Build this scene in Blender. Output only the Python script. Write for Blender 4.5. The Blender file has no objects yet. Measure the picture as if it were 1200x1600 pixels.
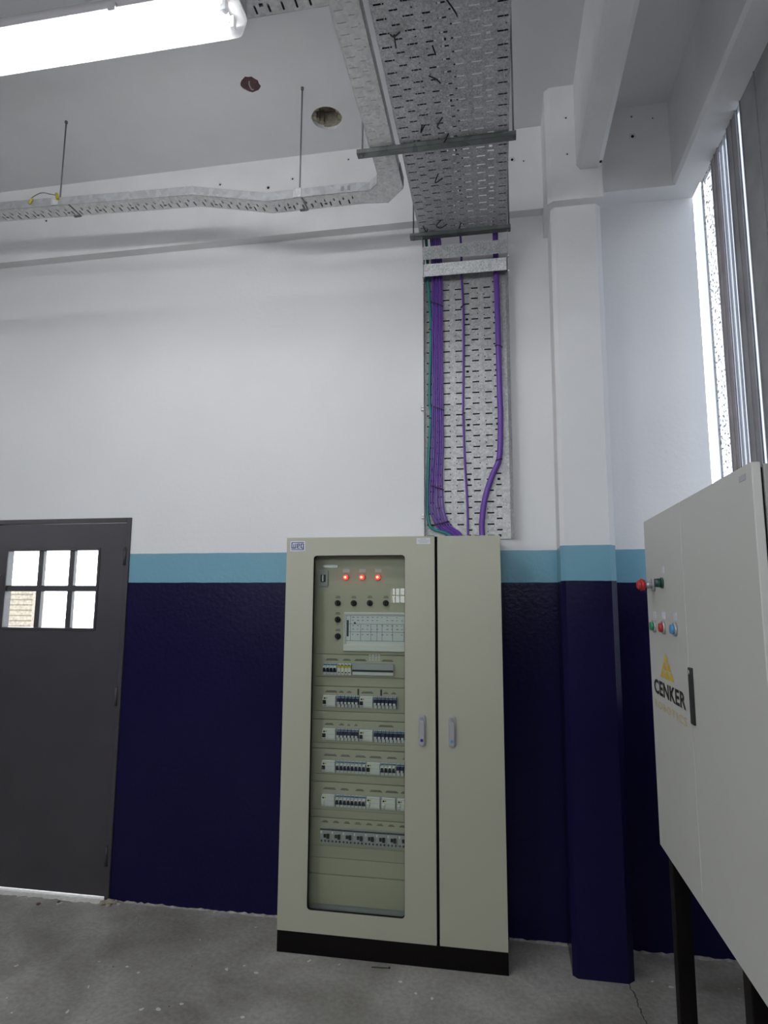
import bpy, bmesh, math, random
from mathutils import Vector, Matrix
R = random.Random(7)
SC = bpy.context.scene
COL = SC.collection

# ------------------------------------------------------------------ camera
cam = bpy.data.cameras.new('camera')
cam.sensor_fit = 'VERTICAL'; cam.sensor_height = 36.0
cam.lens = 998.79 / 1600.0 * 36.0
cam.clip_start = 0.02
camo = bpy.data.objects.new('camera', cam); COL.objects.link(camo)
right = Vector((0.98407, 0.17771, 0.00497)); up = Vector((0.0198, -0.13732, 0.99033)); fwd = Vector((-0.17667, 0.97445, 0.13865))
M = Matrix((right, up, -fwd)).transposed().to_4x4()
M.translation = Vector((1.1499, -3.6992, 1.7560))
camo.matrix_world = M
SC.camera = camo

# ------------------------------------------------------------------ light, exposure
SC.view_settings.view_transform = 'Standard'
SC.view_settings.look = 'None'
SC.view_settings.exposure = 0.0
SC.view_settings.gamma = 1.0
SC.view_settings.use_curve_mapping = False
SC.cycles.max_bounces = 10
SC.cycles.diffuse_bounces = 6
SC.cycles.transparent_max_bounces = 16
SC.cycles.sample_clamp_indirect = 6.0
SKY = 10.0
LAMP = 80.0
w = bpy.data.worlds.new('overcast_sky'); SC.world = w; w.use_nodes = True
bg = w.node_tree.nodes['Background']
bg.inputs['Color'].default_value = (0.90, 0.95, 1.0, 1)
bg.inputs['Strength'].default_value = SKY

def portal(loc, rot, sx, sy):
    l = bpy.data.lights.new('daylight_portal', 'AREA'); l.shape = 'RECTANGLE'; l.size = sx; l.size_y = sy
    l.cycles.is_portal = True
    o = bpy.data.objects.new('daylight_portal', l); o.location = loc; o.rotation_euler = rot; COL.objects.link(o)

H90 = math.pi / 2

# ------------------------------------------------------------------ materials
def nt(name):
    m = bpy.data.materials.new(name); m.use_nodes = True
    n = m.node_tree.nodes; l = m.node_tree.links
    return m, n, l, n['Principled BSDF']

def mat(name, col, rough=0.5, metal=0.0, var=0.0, scale=8.0, bump=0.0, bscale=60.0, spec=0.5, emit=None, es=0.0):
    m, n, l, p = nt(name)
    c = (*col, 1)
    p.inputs['Base Color'].default_value = c
    p.inputs['Roughness'].default_value = rough
    p.inputs['Metallic'].default_value = metal
    p.inputs['Specular IOR Level'].default_value = spec
    if emit:
        p.inputs['Emission Color'].default_value = (*emit, 1); p.inputs['Emission Strength'].default_value = es
    if var or bump:
        tc = n.new('ShaderNodeNewGeometry')
        if var:
            t = n.new('ShaderNodeTexNoise'); t.inputs['Scale'].default_value = scale; t.inputs['Detail'].default_value = 6
            l.new(tc.outputs['Position'], t.inputs['Vector'])
            r = n.new('ShaderNodeValToRGB')
            r.color_ramp.elements[0].position = 0.3; r.color_ramp.elements[1].position = 0.7
            r.color_ramp.elements[0].color = (*[x * (1 - var) for x in col], 1)
            r.color_ramp.elements[1].color = (*[min(1, x * (1 + var)) for x in col], 1)
            l.new(t.outputs['Fac'], r.inputs['Fac']); l.new(r.outputs['Color'], p.inputs['Base Color'])
        if bump:
            t = n.new('ShaderNodeTexNoise'); t.inputs['Scale'].default_value = bscale; t.inputs['Detail'].default_value = 4
            l.new(tc.outputs['Position'], t.inputs['Vector'])
            b = n.new('ShaderNodeBump'); b.inputs['Strength'].default_value = bump; b.inputs['Distance'].default_value = 0.01
            l.new(t.outputs['Fac'], b.inputs['Height']); l.new(b.outputs['Normal'], p.inputs['Normal'])
    return m

def galvanized(name, c0, c1, rough=0.42, metal=0.55, scale=55):
    m, n, l, p = nt(name)
    g = n.new('ShaderNodeNewGeometry')
    v = n.new('ShaderNodeTexVoronoi'); v.inputs['Scale'].default_value = scale
    t = n.new('ShaderNodeTexNoise'); t.inputs['Scale'].default_value = 14; t.inputs['Detail'].default_value = 5
    l.new(g.outputs['Position'], v.inputs['Vector']); l.new(g.outputs['Position'], t.inputs['Vector'])
    bw = n.new('ShaderNodeRGBToBW'); l.new(v.outputs['Color'], bw.inputs['Color'])
    mx = n.new('ShaderNodeMath'); mx.operation = 'MULTIPLY_ADD'; mx.inputs[1].default_value = 0.55
    ad = n.new('ShaderNodeMath'); ad.operation = 'MULTIPLY'; ad.inputs[1].default_value = 0.5
    l.new(t.outputs['Fac'], ad.inputs[0]); l.new(bw.outputs['Val'], mx.inputs[0]); l.new(ad.outputs[0], mx.inputs[2])
    r = n.new('ShaderNodeValToRGB'); r.color_ramp.elements[0].position = 0.25; r.color_ramp.elements[1].position = 0.8
    r.color_ramp.elements[0].color = (*c0, 1); r.color_ramp.elements[1].color = (*c1, 1)
    l.new(mx.outputs[0], r.inputs['Fac']); l.new(r.outputs['Color'], p.inputs['Base Color'])
    p.inputs['Metallic'].default_value = metal; p.inputs['Roughness'].default_value = rough
    return m

def painted_wall():
    m, n, l, p = nt('painted_plaster_with_dado')
    g = n.new('ShaderNodeNewGeometry'); s = n.new('ShaderNodeSeparateXYZ')
    l.new(g.outputs['Position'], s.inputs[0])
    t = n.new('ShaderNodeTexNoise'); t.inputs['Scale'].default_value = 9; t.inputs['Detail'].default_value = 3
    l.new(g.outputs['Position'], t.inputs['Vector'])
    wob = n.new('ShaderNodeMath'); wob.operation = 'MULTIPLY_ADD'; wob.inputs[1].default_value = 0.006
    l.new(t.outputs['Fac'], wob.inputs[0]); l.new(s.outputs['Z'], wob.inputs[2])
    def above(z):
        q = n.new('ShaderNodeMath'); q.operation = 'GREATER_THAN'; q.inputs[1].default_value = z + 0.003
        l.new(wob.outputs[0], q.inputs[0]); return q.outputs[0]
    a1, a2 = above(1.866), above(2.047)
    def mixc(f, a, b):
        x = n.new('ShaderNodeMix'); x.data_type = 'RGBA'
        l.new(f, x.inputs[0])
        for sock, val in ((6, a), (7, b)):
            if isinstance(val, tuple): x.inputs[sock].default_value = (*val, 1)
            else: l.new(val, x.inputs[sock])
        return x.outputs[2]
    # patchy paint
    t2 = n.new('ShaderNodeTexNoise'); t2.inputs['Scale'].default_value = 1.3; t2.inputs['Detail'].default_value = 8
    l.new(g.outputs['Position'], t2.inputs['Vector'])
    white = mixc(t2.outputs['Fac'], (0.72, 0.72, 0.725), (0.82, 0.82, 0.825))
    navy = mixc(t2.outputs['Fac'], (0.007, 0.0055, 0.030), (0.011, 0.009, 0.044))
    blue = mixc(t2.outputs['Fac'], (0.155, 0.33, 0.42), (0.19, 0.39, 0.49))
    c = mixc(a2, mixc(a1, navy, blue), white)
    l.new(c, p.inputs['Base Color']); p.inputs['Specular IOR Level'].default_value = 0.10
    rg = n.new('ShaderNodeMapRange'); l.new(a2, rg.inputs[0]); rg.inputs[3].default_value = 0.24; rg.inputs[4].default_value = 0.75
    l.new(rg.outputs[0], p.inputs['Roughness'])
    t3 = n.new('ShaderNodeTexNoise'); t3.inputs['Scale'].default_value = 38; t3.inputs['Detail'].default_value = 5
    l.new(g.outputs['Position'], t3.inputs['Vector'])
    b = n.new('ShaderNodeBump'); b.inputs['Strength'].default_value = 0.16; b.inputs['Distance'].default_value = 0.01
    l.new(t3.outputs['Fac'], b.inputs['Height']); l.new(b.outputs['Normal'], p.inputs['Normal'])
    return m

def concrete_floor():
    m, n, l, p = nt('worn_concrete')
    g = n.new('ShaderNodeNewGeometry')
    def noise(sc, det=6, dist=0.0):
        t = n.new('ShaderNodeTexNoise'); t.inputs['Scale'].default_value = sc; t.inputs['Detail'].default_value = det; t.inputs['Distortion'].default_value = dist
        l.new(g.outputs['Position'], t.inputs['Vector']); return t.outputs['Fac']
    def ramp(f, p0, p1, c0, c1):
        r = n.new('ShaderNodeValToRGB'); r.color_ramp.elements[0].position = p0; r.color_ramp.elements[1].position = p1
        r.color_ramp.elements[0].color = (*c0, 1); r.color_ramp.elements[1].color = (*c1, 1)
        l.new(f, r.inputs['Fac']); return r.outputs['Color']
    def mul(a, b, f=1.0, mode='MULTIPLY'):
        x = n.new('ShaderNodeMix'); x.data_type = 'RGBA'; x.blend_type = mode
        if isinstance(f, float): x.inputs[0].default_value = f
        else: l.new(f, x.inputs[0])
        l.new(a, x.inputs[6])
        if isinstance(b, tuple): x.inputs[7].default_value = (*b, 1)
        else: l.new(b, x.inputs[7])
        return x.outputs[2]
    base = ramp(noise(2.2, 9, 0.6), 0.3, 0.72, (0.23, 0.215, 0.193), (0.49, 0.475, 0.44))
    fine = ramp(noise(45, 6), 0.3, 0.75, (0.72, 0.72, 0.72), (1, 1, 1))
    c = mul(base, fine)
    # splashes of white paint
    v = n.new('ShaderNodeTexVoronoi'); v.inputs['Scale'].default_value = 13.0; v.inputs['Randomness'].default_value = 1
    mpn = n.new('ShaderNodeTexNoise'); mpn.inputs['Scale'].default_value = 16; l.new(g.outputs['Position'], mpn.inputs['Vector'])
    vadd = n.new('ShaderNodeVectorMath'); vadd.operation = 'MULTIPLY_ADD'; vadd.inputs[1].default_value = (0.06, 0.06, 0)
    l.new(mpn.outputs['Color'], vadd.inputs[0]); l.new(g.outputs['Position'], vadd.inputs[2])
    l.new(vadd.outputs[0], v.inputs['Vector'])
    bw = n.new('ShaderNodeSeparateColor'); l.new(v.outputs['Color'], bw.inputs[0])
    sz = n.new('ShaderNodeMapRange'); sz.inputs[1].default_value = 0.5; sz.inputs[2].default_value = 1.0; sz.inputs[3].default_value = 0.0; sz.inputs[4].default_value = 0.14
    l.new(bw.outputs[0], sz.inputs[0])
    lt = n.new('ShaderNodeMath'); lt.operation = 'LESS_THAN'; l.new(v.outputs['Distance'], lt.inputs[0]); l.new(sz.outputs[0], lt.inputs[1])
    sc2 = n.new('ShaderNodeMath'); sc2.operation = 'MULTIPLY'; sc2.inputs[1].default_value = 0.75; l.new(lt.outputs[0], sc2.inputs[0])
    c = mul(c, (0.72, 0.71, 0.69), sc2.outputs[0], 'MIX')
    # dark crumbs
    v2 = n.new('ShaderNodeTexVoronoi'); v2.inputs['Scale'].default_value = 13; l.new(g.outputs['Position'], v2.inputs['Vector'])
    b2 = n.new('ShaderNodeSeparateColor'); l.new(v2.outputs['Color'], b2.inputs[0])
    s2 = n.new('ShaderNodeMapRange'); s2.inputs[1].default_value = 0.8; s2.inputs[2].default_value = 1.0; s2.inputs[3].default_value = 0; s2.inputs[4].default_value = 0.06
    l.new(b2.outputs[1], s2.inputs[0])
    l2 = n.new('ShaderNodeMath'); l2.operation = 'LESS_THAN'; l.new(v2.outputs['Distance'], l2.inputs[0]); l.new(s2.outputs[0], l2.inputs[1])
    c = mul(c, (0.03, 0.025, 0.02), l2.outputs[0], 'MIX')
    # one crack running from the pier towards the camera
    sx = n.new('ShaderNodeSeparateXYZ'); l.new(vadd.outputs[0], sx.inputs[0])
    k1 = n.new('ShaderNodeMath'); k1.operation = 'MULTIPLY_ADD'; k1.inputs[1].default_value = 0.05; k1.inputs[2].default_value = -1.722; l.new(sx.outputs['Y'], k1.inputs[0])
    k2 = n.new('ShaderNodeMath'); k2.operation = 'ADD'; l.new(sx.outputs['X'], k2.inputs[0]); l.new(k1.outputs[0], k2.inputs[1])
    k3 = n.new('ShaderNodeMath'); k3.operation = 'ABSOLUTE'; l.new(k2.outputs[0], k3.inputs[0])
    k4 = n.new('ShaderNodeMath'); k4.operation = 'LESS_THAN'; k4.inputs[1].default_value = 0.0028; l.new(k3.outputs[0], k4.inputs[0])
    c = mul(c, (0.05, 0.045, 0.04), k4.outputs[0], 'MIX')
    l.new(c, p.inputs['Base Color'])
    p.inputs['Roughness'].default_value = 0.72
    b = n.new('ShaderNodeBump'); b.inputs['Strength'].default_value = 0.35; b.inputs['Distance'].default_value = 0.01
    l.new(noise(26, 8), b.inputs['Height']); l.new(b.outputs['Normal'], p.inputs['Normal'])
    return m

def glass(name, tint=(0.93, 0.96, 0.95), gloss=0.02, dirt=0.0, milky=0.0, film=(0.07, 0.07, 0.068)):
    m = bpy.data.materials.new(name); m.use_nodes = True
    n = m.node_tree.nodes; l = m.node_tree.links; n.clear()
    o = n.new('ShaderNodeOutputMaterial'); tr = n.new('ShaderNodeBsdfTransparent'); tr.inputs['Color'].default_value = (*tint, 1)
    gl = n.new('ShaderNodeBsdfGlossy'); gl.inputs['Roughness'].default_value = gloss
    fr = n.new('ShaderNodeFresnel'); fr.inputs['IOR'].default_value = 1.5
    gb = n.new('ShaderNodeNewGeometry'); inv = n.new('ShaderNodeMath'); inv.operation = 'SUBTRACT'; inv.inputs[0].default_value = 1.0
    l.new(gb.outputs['Backfacing'], inv.inputs[1]); mu = n.new('ShaderNodeMath'); mu.operation = 'MULTIPLY'
    l.new(fr.outputs[0], mu.inputs[0]); l.new(inv.outputs[0], mu.inputs[1])      # reflect on the entry face only
    mx = n.new('ShaderNodeMixShader'); l.new(mu.outputs[0], mx.inputs[0]); l.new(tr.outputs[0], mx.inputs[1]); l.new(gl.outputs[0], mx.inputs[2])
    out = mx.outputs[0]
    if dirt or milky:
        tl = n.new('ShaderNodeBsdfTranslucent'); tl.inputs['Color'].default_value = (*film, 1)
        m2 = n.new('ShaderNodeMixShader')
        if dirt:
            g = n.new('ShaderNodeNewGeometry'); t = n.new('ShaderNodeTexNoise'); t.inputs['Scale'].default_value = 55; t.inputs['Detail'].default_value = 6
            l.new(g.outputs['Position'], t.inputs['Vector'])
            r = n.new('ShaderNodeValToRGB'); r.color_ramp.elements[0].position = 0.56; r.color_ramp.elements[1].position = 0.62
            r.color_ramp.elements[0].color = (milky, milky, milky, 1); r.color_ramp.elements[1].color = (dirt, dirt, dirt, 1)
            l.new(t.outputs['Fac'], r.inputs['Fac']); l.new(r.outputs['Color'], m2.inputs[0])
        else: m2.inputs[0].default_value = milky
        l.new(out, m2.inputs[1]); l.new(tl.outputs[0], m2.inputs[2]); out = m2.outputs[0]
    l.new(out, o.inputs['Surface'])
    return m

M_WALL = painted_wall()
M_WHITE = mat('white_painted_concrete', (0.82, 0.82, 0.825), 0.75, var=0.05, scale=3, bump=0.12, bscale=45)
M_CEIL = mat('white_ceiling_paint', (0.79, 0.79, 0.80), 0.8, var=0.04, scale=2, bump=0.06, bscale=70)
M_FLOOR = concrete_floor()
M_GROUND = mat('outdoor_paving', (0.35, 0.34, 0.32), 0.9, var=0.2, scale=3)
M_GALV = galvanized('galvanized_steel', (0.33, 0.335, 0.34), (0.64, 0.65, 0.66), metal=0.35, scale=150)
M_GALV_L = galvanized('galvanized_steel_light', (0.62, 0.625, 0.62), (0.86, 0.86, 0.84), rough=0.5, metal=0.2, scale=75)
M_GALV_R = galvanized('galvanized_riser_plate', (0.30, 0.305, 0.305), (0.52, 0.52, 0.51), rough=0.45, metal=0.3, scale=90)
M_GALV_F = galvanized('smooth_galvanized_flange', (0.48, 0.49, 0.50), (0.66, 0.68, 0.70), rough=0.35, metal=0.45, scale=40)
M_STRUT = galvanized('weathered_steel_channel', (0.13, 0.145, 0.14), (0.22, 0.24, 0.235), rough=0.5, metal=0.5, scale=18)
M_ROD = mat('threaded_steel_rod', (0.20, 0.20, 0.20), 0.5, 0.7)
M_DOOR = mat('dark_grey_gloss_paint', (0.050, 0.046, 0.051), 0.36, var=0.08, scale=4, bump=0.05, bscale=30, spec=0.3)
M_BLACK = mat('black_plastic', (0.012, 0.012, 0.013), 0.4)
M_BLKSTEEL = mat('black_painted_steel', (0.006, 0.0045, 0.0045), 0.5, spec=0.1)
M_BEIGE = mat('pebble_grey_powder_coat', (0.41, 0.41, 0.318), 0.42, bump=0.05, bscale=500)
M_BEIGE_IN = mat('pebble_grey_cover_plate', (0.46, 0.455, 0.36), 0.4)
M_LGREY = mat('light_grey_powder_coat', (0.55, 0.545, 0.51), 0.4, bump=0.05, bscale=500)
M_LGREY_D = mat('grey_cabinet_body', (0.33, 0.33, 0.31), 0.45)
M_GASKET_SHADE = mat('black_gasket_and_slot_shade', (0.01, 0.009, 0.009), 0.8, spec=0.1)
M_GLASS = glass('cabinet_glass', (0.90, 0.92, 0.89), 0.0)
M_DOORGLASS = glass('clear_glass', (0.95, 0.97, 0.97), 0.0)
M_WINGLASS = glass('dirty_window_glass', (0.46, 0.47, 0.49), 0.05, dirt=0.9, milky=0.05)
M_WINCLEAR = glass('dusty_window_glass', (0.37, 0.38, 0.41), 0.05, milky=0.03)
M_DIFF = glass('clear_lamp_diffuser', (0.95, 0.95, 0.95), 0.1, milky=0.16, film=(0.85, 0.86, 0.90))
M_TUBE = mat('lit_fluorescent_tube', (0.9, 0.9, 0.9), 0.4, emit=(0.97, 0.98, 1.0), es=LAMP)
M_REFL = mat('white_lamp_reflector', (0.85, 0.85, 0.85), 0.4)
M_HOUSING = mat('grey_lamp_housing', (0.42, 0.41, 0.43), 0.5)
M_PURPLE = mat('purple_cable_sheath', (0.135, 0.05, 0.34), 0.38)
M_GREEN = mat('green_cable_sheath', (0.015, 0.21, 0.18), 0.4)
M_STEEL = mat('brushed_steel', (0.42, 0.42, 0.42), 0.35, 0.8)
M_ZINC = mat('die_cast_zinc', (0.42, 0.42, 0.43), 0.4, 0.5)
M_WPLAST = mat('white_plastic', (0.74, 0.75, 0.74), 0.4)
M_GPLAST = mat('grey_plastic', (0.40, 0.42, 0.44), 0.45)
M_NAVY = mat('navy_plastic', (0.015, 0.022, 0.07), 0.4)
M_BLUE = mat('blue_plastic', (0.05, 0.16, 0.32), 0.4)
M_YELLOW = mat('yellow_plastic', (0.55, 0.45, 0.03), 0.5)
M_INK = mat('dark_print', (0.06, 0.06, 0.065), 0.7)
M_PAPER = mat('printed_sheet_paper', (0.70, 0.74, 0.78), 0.6)
M_REDLED = mat('lit_red_lens', (0.6, 0.02, 0.02), 0.3, emit=(1.0, 0.03, 0.03), es=2.6)
M_REDHOT = mat('lit_red_lens_centre', (0.9, 0.2, 0.1), 0.3, emit=(1.0, 0.22, 0.12), es=5.0)
M_RED = mat('red_plastic', (0.42, 0.02, 0.02), 0.35)
M_DKGREEN = mat('dark_green_plastic', (0.012, 0.06, 0.045), 0.35)
M_GREENB = mat('green_button_plastic', (0.02, 0.20, 0.09), 0.35)
M_SKYBLUE = mat('light_blue_plastic', (0.08, 0.28, 0.55), 0.35)
M_LOGOBLUE = mat('navy_print', (0.02, 0.03, 0.17), 0.6)
M_LOGOYEL = mat('yellow_print', (0.62, 0.42, 0.03), 0.6)
M_LOGOYEL2 = mat('pale_yellow_print', (0.60, 0.48, 0.20), 0.6)
M_CREAM = mat('pale_sticker', (0.62, 0.64, 0.68), 0.5)
M_REVEAL = mat('window_steel_frame', (0.36, 0.33, 0.335), 0.55, var=0.15, scale=12)
M_SHEET = mat('grey_steel_sheet', (0.27, 0.27, 0.275), 0.5, var=0.18, scale=6)
M_HOLE = mat('dark_drill_hole', (0.015, 0.012, 0.012), 0.9)
M_RUST = mat('reddish_bare_patch', (0.10, 0.055, 0.055), 0.9, var=0.3, scale=60)
M_RAW = mat('raw_concrete', (0.34, 0.31, 0.24), 0.9, var=0.3, scale=40, bump=0.4, bscale=50)
M_BRICK = mat('far_brick_wall', (0.17, 0.14, 0.11), 0.9, var=0.3, scale=20)

# ------------------------------------------------------------------ mesh helpers
ORI = {}

class MB:
    def __init__(s): s.v = []; s.f = []; s.m = []; s.sm = []
    def add(s, vs, fs, m=0, smooth=False):
        b = len(s.v); s.v += [tuple(x) for x in vs]
        for f in fs: s.f.append(tuple(b + i for i in f)); s.m.append(m); s.sm.append(smooth)
        return s
    def hexa(s, p, m=0):   # 8 corners: bottom loop 0-3, top loop 4-7
        return s.add(p, [(3, 2, 1, 0), (4, 5, 6, 7), (0, 1, 5, 4), (1, 2, 6, 5), (2, 3, 7, 6), (3, 0, 4, 7)], m)
    def box(s, x0, x1, y0, y1, z0, z1, m=0):
        if x0 > x1: x0, x1 = x1, x0
        if y0 > y1: y0, y1 = y1, y0
        if z0 > z1: z0, z1 = z1, z0
        return s.hexa([(x0, y0, z0), (x1, y0, z0), (x1, y1, z0), (x0, y1, z0), (x0, y0, z1), (x1, y0, z1), (x1, y1, z1), (x0, y1, z1)], m)
    def prism(s, poly, f0, f1, m=0, smooth=False):   # poly of 2-D points, f0/f1 map (a,b) to 3-D
        k = len(poly)
        s.add([f0(*q) for q in poly] + [f1(*q) for q in poly],
              [tuple(range(k - 1, -1, -1)), tuple(range(k, 2 * k))], m)
        b = len(s.v) - 2 * k
        for i in range(k):
            j = (i + 1) % k; s.f.append((b + i, b + j, b + k + j, b + k + i)); s.m.append(m); s.sm.append(smooth)
        return s
    def cyl(s, p0, p1, r, r1=None, seg=14, m=0, smooth=True):
        p0 = Vector(p0); p1 = Vector(p1); d = (p1 - p0).normalized()
        a = d.orthogonal().normalized(); b = d.cross(a); r1 = r if r1 is None else r1
        ring = lambda c, q: [c + (a * math.cos(2 * math.pi * i / seg) + b * math.sin(2 * math.pi * i / seg)) * q for i in range(seg)]
        base = len(s.v)
        s.add(ring(p0, r) + ring(p1, r1), [tuple(range(seg - 1, -1, -1)), tuple(range(seg, 2 * seg))], m)
        for i in range(seg):
            j = (i + 1) % seg; s.f.append((base + i, base + j, base + seg + j, base + seg + i)); s.m.append(m); s.sm.append(smooth)
        return s
    def tube(s, pts, r, seg=8, m=0, closed=False):
        P = [Vector(p) for p in pts]; n = len(P); base = len(s.v); a = None
        for i, p in enumerate(P):
            if closed: d = P[(i + 1) % n] - P[i - 1]
            else: d = P[min(i + 1, n - 1)] - P[max(i - 1, 0)]
            d.normalize()
            if a is None: a = d.orthogonal().normalized()
            a = (a - d * a.dot(d)).normalized(); b = d.cross(a)
            s.v += [tuple(p + (a * math.cos(2 * math.pi * k / seg) + b * math.sin(2 * math.pi * k / seg)) * r) for k in range(seg)]
        for i in range(n if closed else n - 1):
            i2 = (i + 1) % n
            for k in range(seg):
                k2 = (k + 1) % seg
                s.f.append((base + i * seg + k, base + i * seg + k2, base + i2 * seg + k2, base + i2 * seg + k)); s.m.append(m); s.sm.append(True)
        if not closed:
            s.f.append(tuple(base + k for k in range(seg - 1, -1, -1))); s.m.append(m); s.sm.append(False)
            s.f.append(tuple(base + (n - 1) * seg + k for k in range(seg))); s.m.append(m); s.sm.append(False)
        return s
    def build(s, name, mats, parent=None, bevel=0.0, kind=None, label=None, cat=None, group=None):
        if not isinstance(mats, (list, tuple)): mats = [mats]
        xs = [v[0] for v in s.v]; ys = [v[1] for v in s.v]; zs = [v[2] for v in s.v]
        o3 = Vector(((min(xs) + max(xs)) / 2, (min(ys) + max(ys)) / 2, min(zs)))
        me = bpy.data.meshes.new(name)
        me.from_pydata([(v[0] - o3.x, v[1] - o3.y, v[2] - o3.z) for v in s.v], [], s.f)
        for q in mats: me.materials.append(q)
        me.polygons.foreach_set('material_index', s.m); me.polygons.foreach_set('use_smooth', s.sm)
        bm = bmesh.new(); bm.from_mesh(me); bmesh.ops.recalc_face_normals(bm, faces=bm.faces); bm.to_mesh(me); bm.free()
        me.update()
        o = bpy.data.objects.new(name, me); COL.objects.link(o)
        ORI[o] = o3
        if parent: o.parent = parent; o.location = o3 - ORI[parent]
        else: o.location = o3
        if bevel:
            b = o.modifiers.new('bevel', 'BEVEL'); b.width = bevel; b.segments = 2; b.limit_method = 'ANGLE'; b.angle_limit = 0.7
        return tag(o, label, cat, group, kind)

def tag(o, label=None, cat=None, group=None, kind=None):
    if label: o['label'] = label
    if cat: o['category'] = cat
    if group: o['group'] = group
    if kind: o['kind'] = kind
    return o

def empty(name, loc, label=None, cat=None, group=None, kind=None):
    o = bpy.data.objects.new(name, None); o.location = loc; o.empty_display_size = 0.1; COL.objects.link(o)
    ORI[o] = Vector(loc)
    return tag(o, label, cat, group, kind)

def put(src, loc, parent, name=None):   # a copy of a single part sharing its mesh data
    o = src.copy(); COL.objects.link(o); o.parent = parent
    o.location = Vector(loc) - ORI[parent]; ORI[o] = Vector(loc)
    return o

def smooth_path(P, n=6):
    P = [Vector(p) for p in P]; out = []
    for i in range(len(P) - 1):
        p0, p1, p2, p3 = P[max(i - 1, 0)], P[i], P[i + 1], P[min(i + 2, len(P) - 1)]
        for k in range(n):
            t = k / n
            out.append(0.5 * ((2 * p1) + (p2 - p0) * t + (2 * p0 - 5 * p1 + 4 * p2 - p3) * t * t + (3 * p1 - p0 - 3 * p2 + p3) * t ** 3))
    out.append(P[-1]); return out

def holed(mb, outer, holes, f, th, m=0):
    """plate with holes: 2-D outlines, f(a,b,d) maps to 3-D with d = depth (0 front, th back)"""
    bm = bmesh.new(); edges = []
    loops = [outer] + holes
    for lp in loops:
        vs = [bm.verts.new((q[0], q[1], 0)) for q in lp]
        for i in range(len(vs)): edges.append(bm.edges.new((vs[i], vs[(i + 1) % len(vs)])))
    bmesh.ops.triangle_fill(bm, use_beauty=True, use_dissolve=False, edges=edges, normal=(0, 0, 1))
    bm.verts.index_update()
    V = [v.co.copy() for v in bm.verts]; F = [tuple(v.index for v in fc.verts) for fc in bm.faces]; bm.free()
    mb.add([f(v.x, v.y, 0) for v in V], F, m); mb.add([f(v.x, v.y, th) for v in V], [t[::-1] for t in F], m)
    for lp in loops:
        k = len(lp)
        mb.add([f(*q, 0) for q in lp] + [f(*q, th) for q in lp], [(i, (i + 1) % k, k + (i + 1) % k, k + i) for i in range(k)], m)
    return mb

def perforated(mb, us, vs, slots, f, th=0.0015, m=0):
    """sheet us=(u0,u1) vs=(v0,v1) with rectangular slots really cut out"""
    ub = sorted(set([us[0], us[1]] + [round(q, 5) for s in slots for q in s[:2] if us[0] < q < us[1]]))
    vb = sorted(set([vs[0], vs[1]] + [round(q, 5) for s in slots for q in s[2:] if vs[0] < q < vs[1]]))
    nu, nv = len(ub) - 1, len(vb) - 1
    hole = [[False] * nv for _ in range(nu)]
    for s in slots:
        for i in range(nu):
            c = (ub[i] + ub[i + 1]) / 2
            if s[0] < c < s[1]:
                for j in range(nv):
                    if s[2] < (vb[j] + vb[j + 1]) / 2 < s[3]: hole[i][j] = True
    idx = {}
    V = []; F = []
    def vid(i, j, k):
        key = (i, j, k)
        if key not in idx: idx[key] = len(V); V.append(f(ub[i], vb[j], k * th))
        return idx[key]
    H = lambda i, j: i < 0 or j < 0 or i >= nu or j >= nv or hole[i][j]
    for i in range(nu):
        for j in range(nv):
            if hole[i][j]: continue
            F.append((vid(i, j, 0), vid(i + 1, j, 0), vid(i + 1, j + 1, 0), vid(i, j + 1, 0)))
            F.append((vid(i, j + 1, 1), vid(i + 1, j + 1, 1), vid(i + 1, j, 1), vid(i, j, 1)))
            if H(i - 1, j): F.append((vid(i, j, 0), vid(i, j + 1, 0), vid(i, j + 1, 1), vid(i, j, 1)))
            if H(i + 1, j): F.append((vid(i + 1, j, 0), vid(i + 1, j, 1), vid(i + 1, j + 1, 1), vid(i + 1, j + 1, 0)))
            if H(i, j - 1): F.append((vid(i, j, 0), vid(i, j, 1), vid(i + 1, j, 1), vid(i + 1, j, 0)))
            if H(i, j + 1): F.append((vid(i, j + 1, 0), vid(i + 1, j + 1, 0), vid(i + 1, j + 1, 1), vid(i, j + 1, 1)))
    return mb.add(V, F, m)

def circle(cx, cy, r, n=24, jit=0.0):
    return [(cx + r * (1 + R.uniform(-jit, jit)) * math.cos(2 * math.pi * i / n), cy + r * (1 + R.uniform(-jit, jit)) * math.sin(2 * math.pi * i / n)) for i in range(n)]

def rrect(x0, x1, y0, y1, r, n=5):
    out = []
    for cx, cy, a0 in ((x1 - r, y1 - r, 0), (x0 + r, y1 - r, 90), (x0 + r, y0 + r, 180), (x1 - r, y0 + r, 270)):
        for i in range(n + 1):
            a = math.radians(a0 + 90 * i / n); out.append((cx + r * math.cos(a), cy + r * math.sin(a)))
    return out

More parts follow.
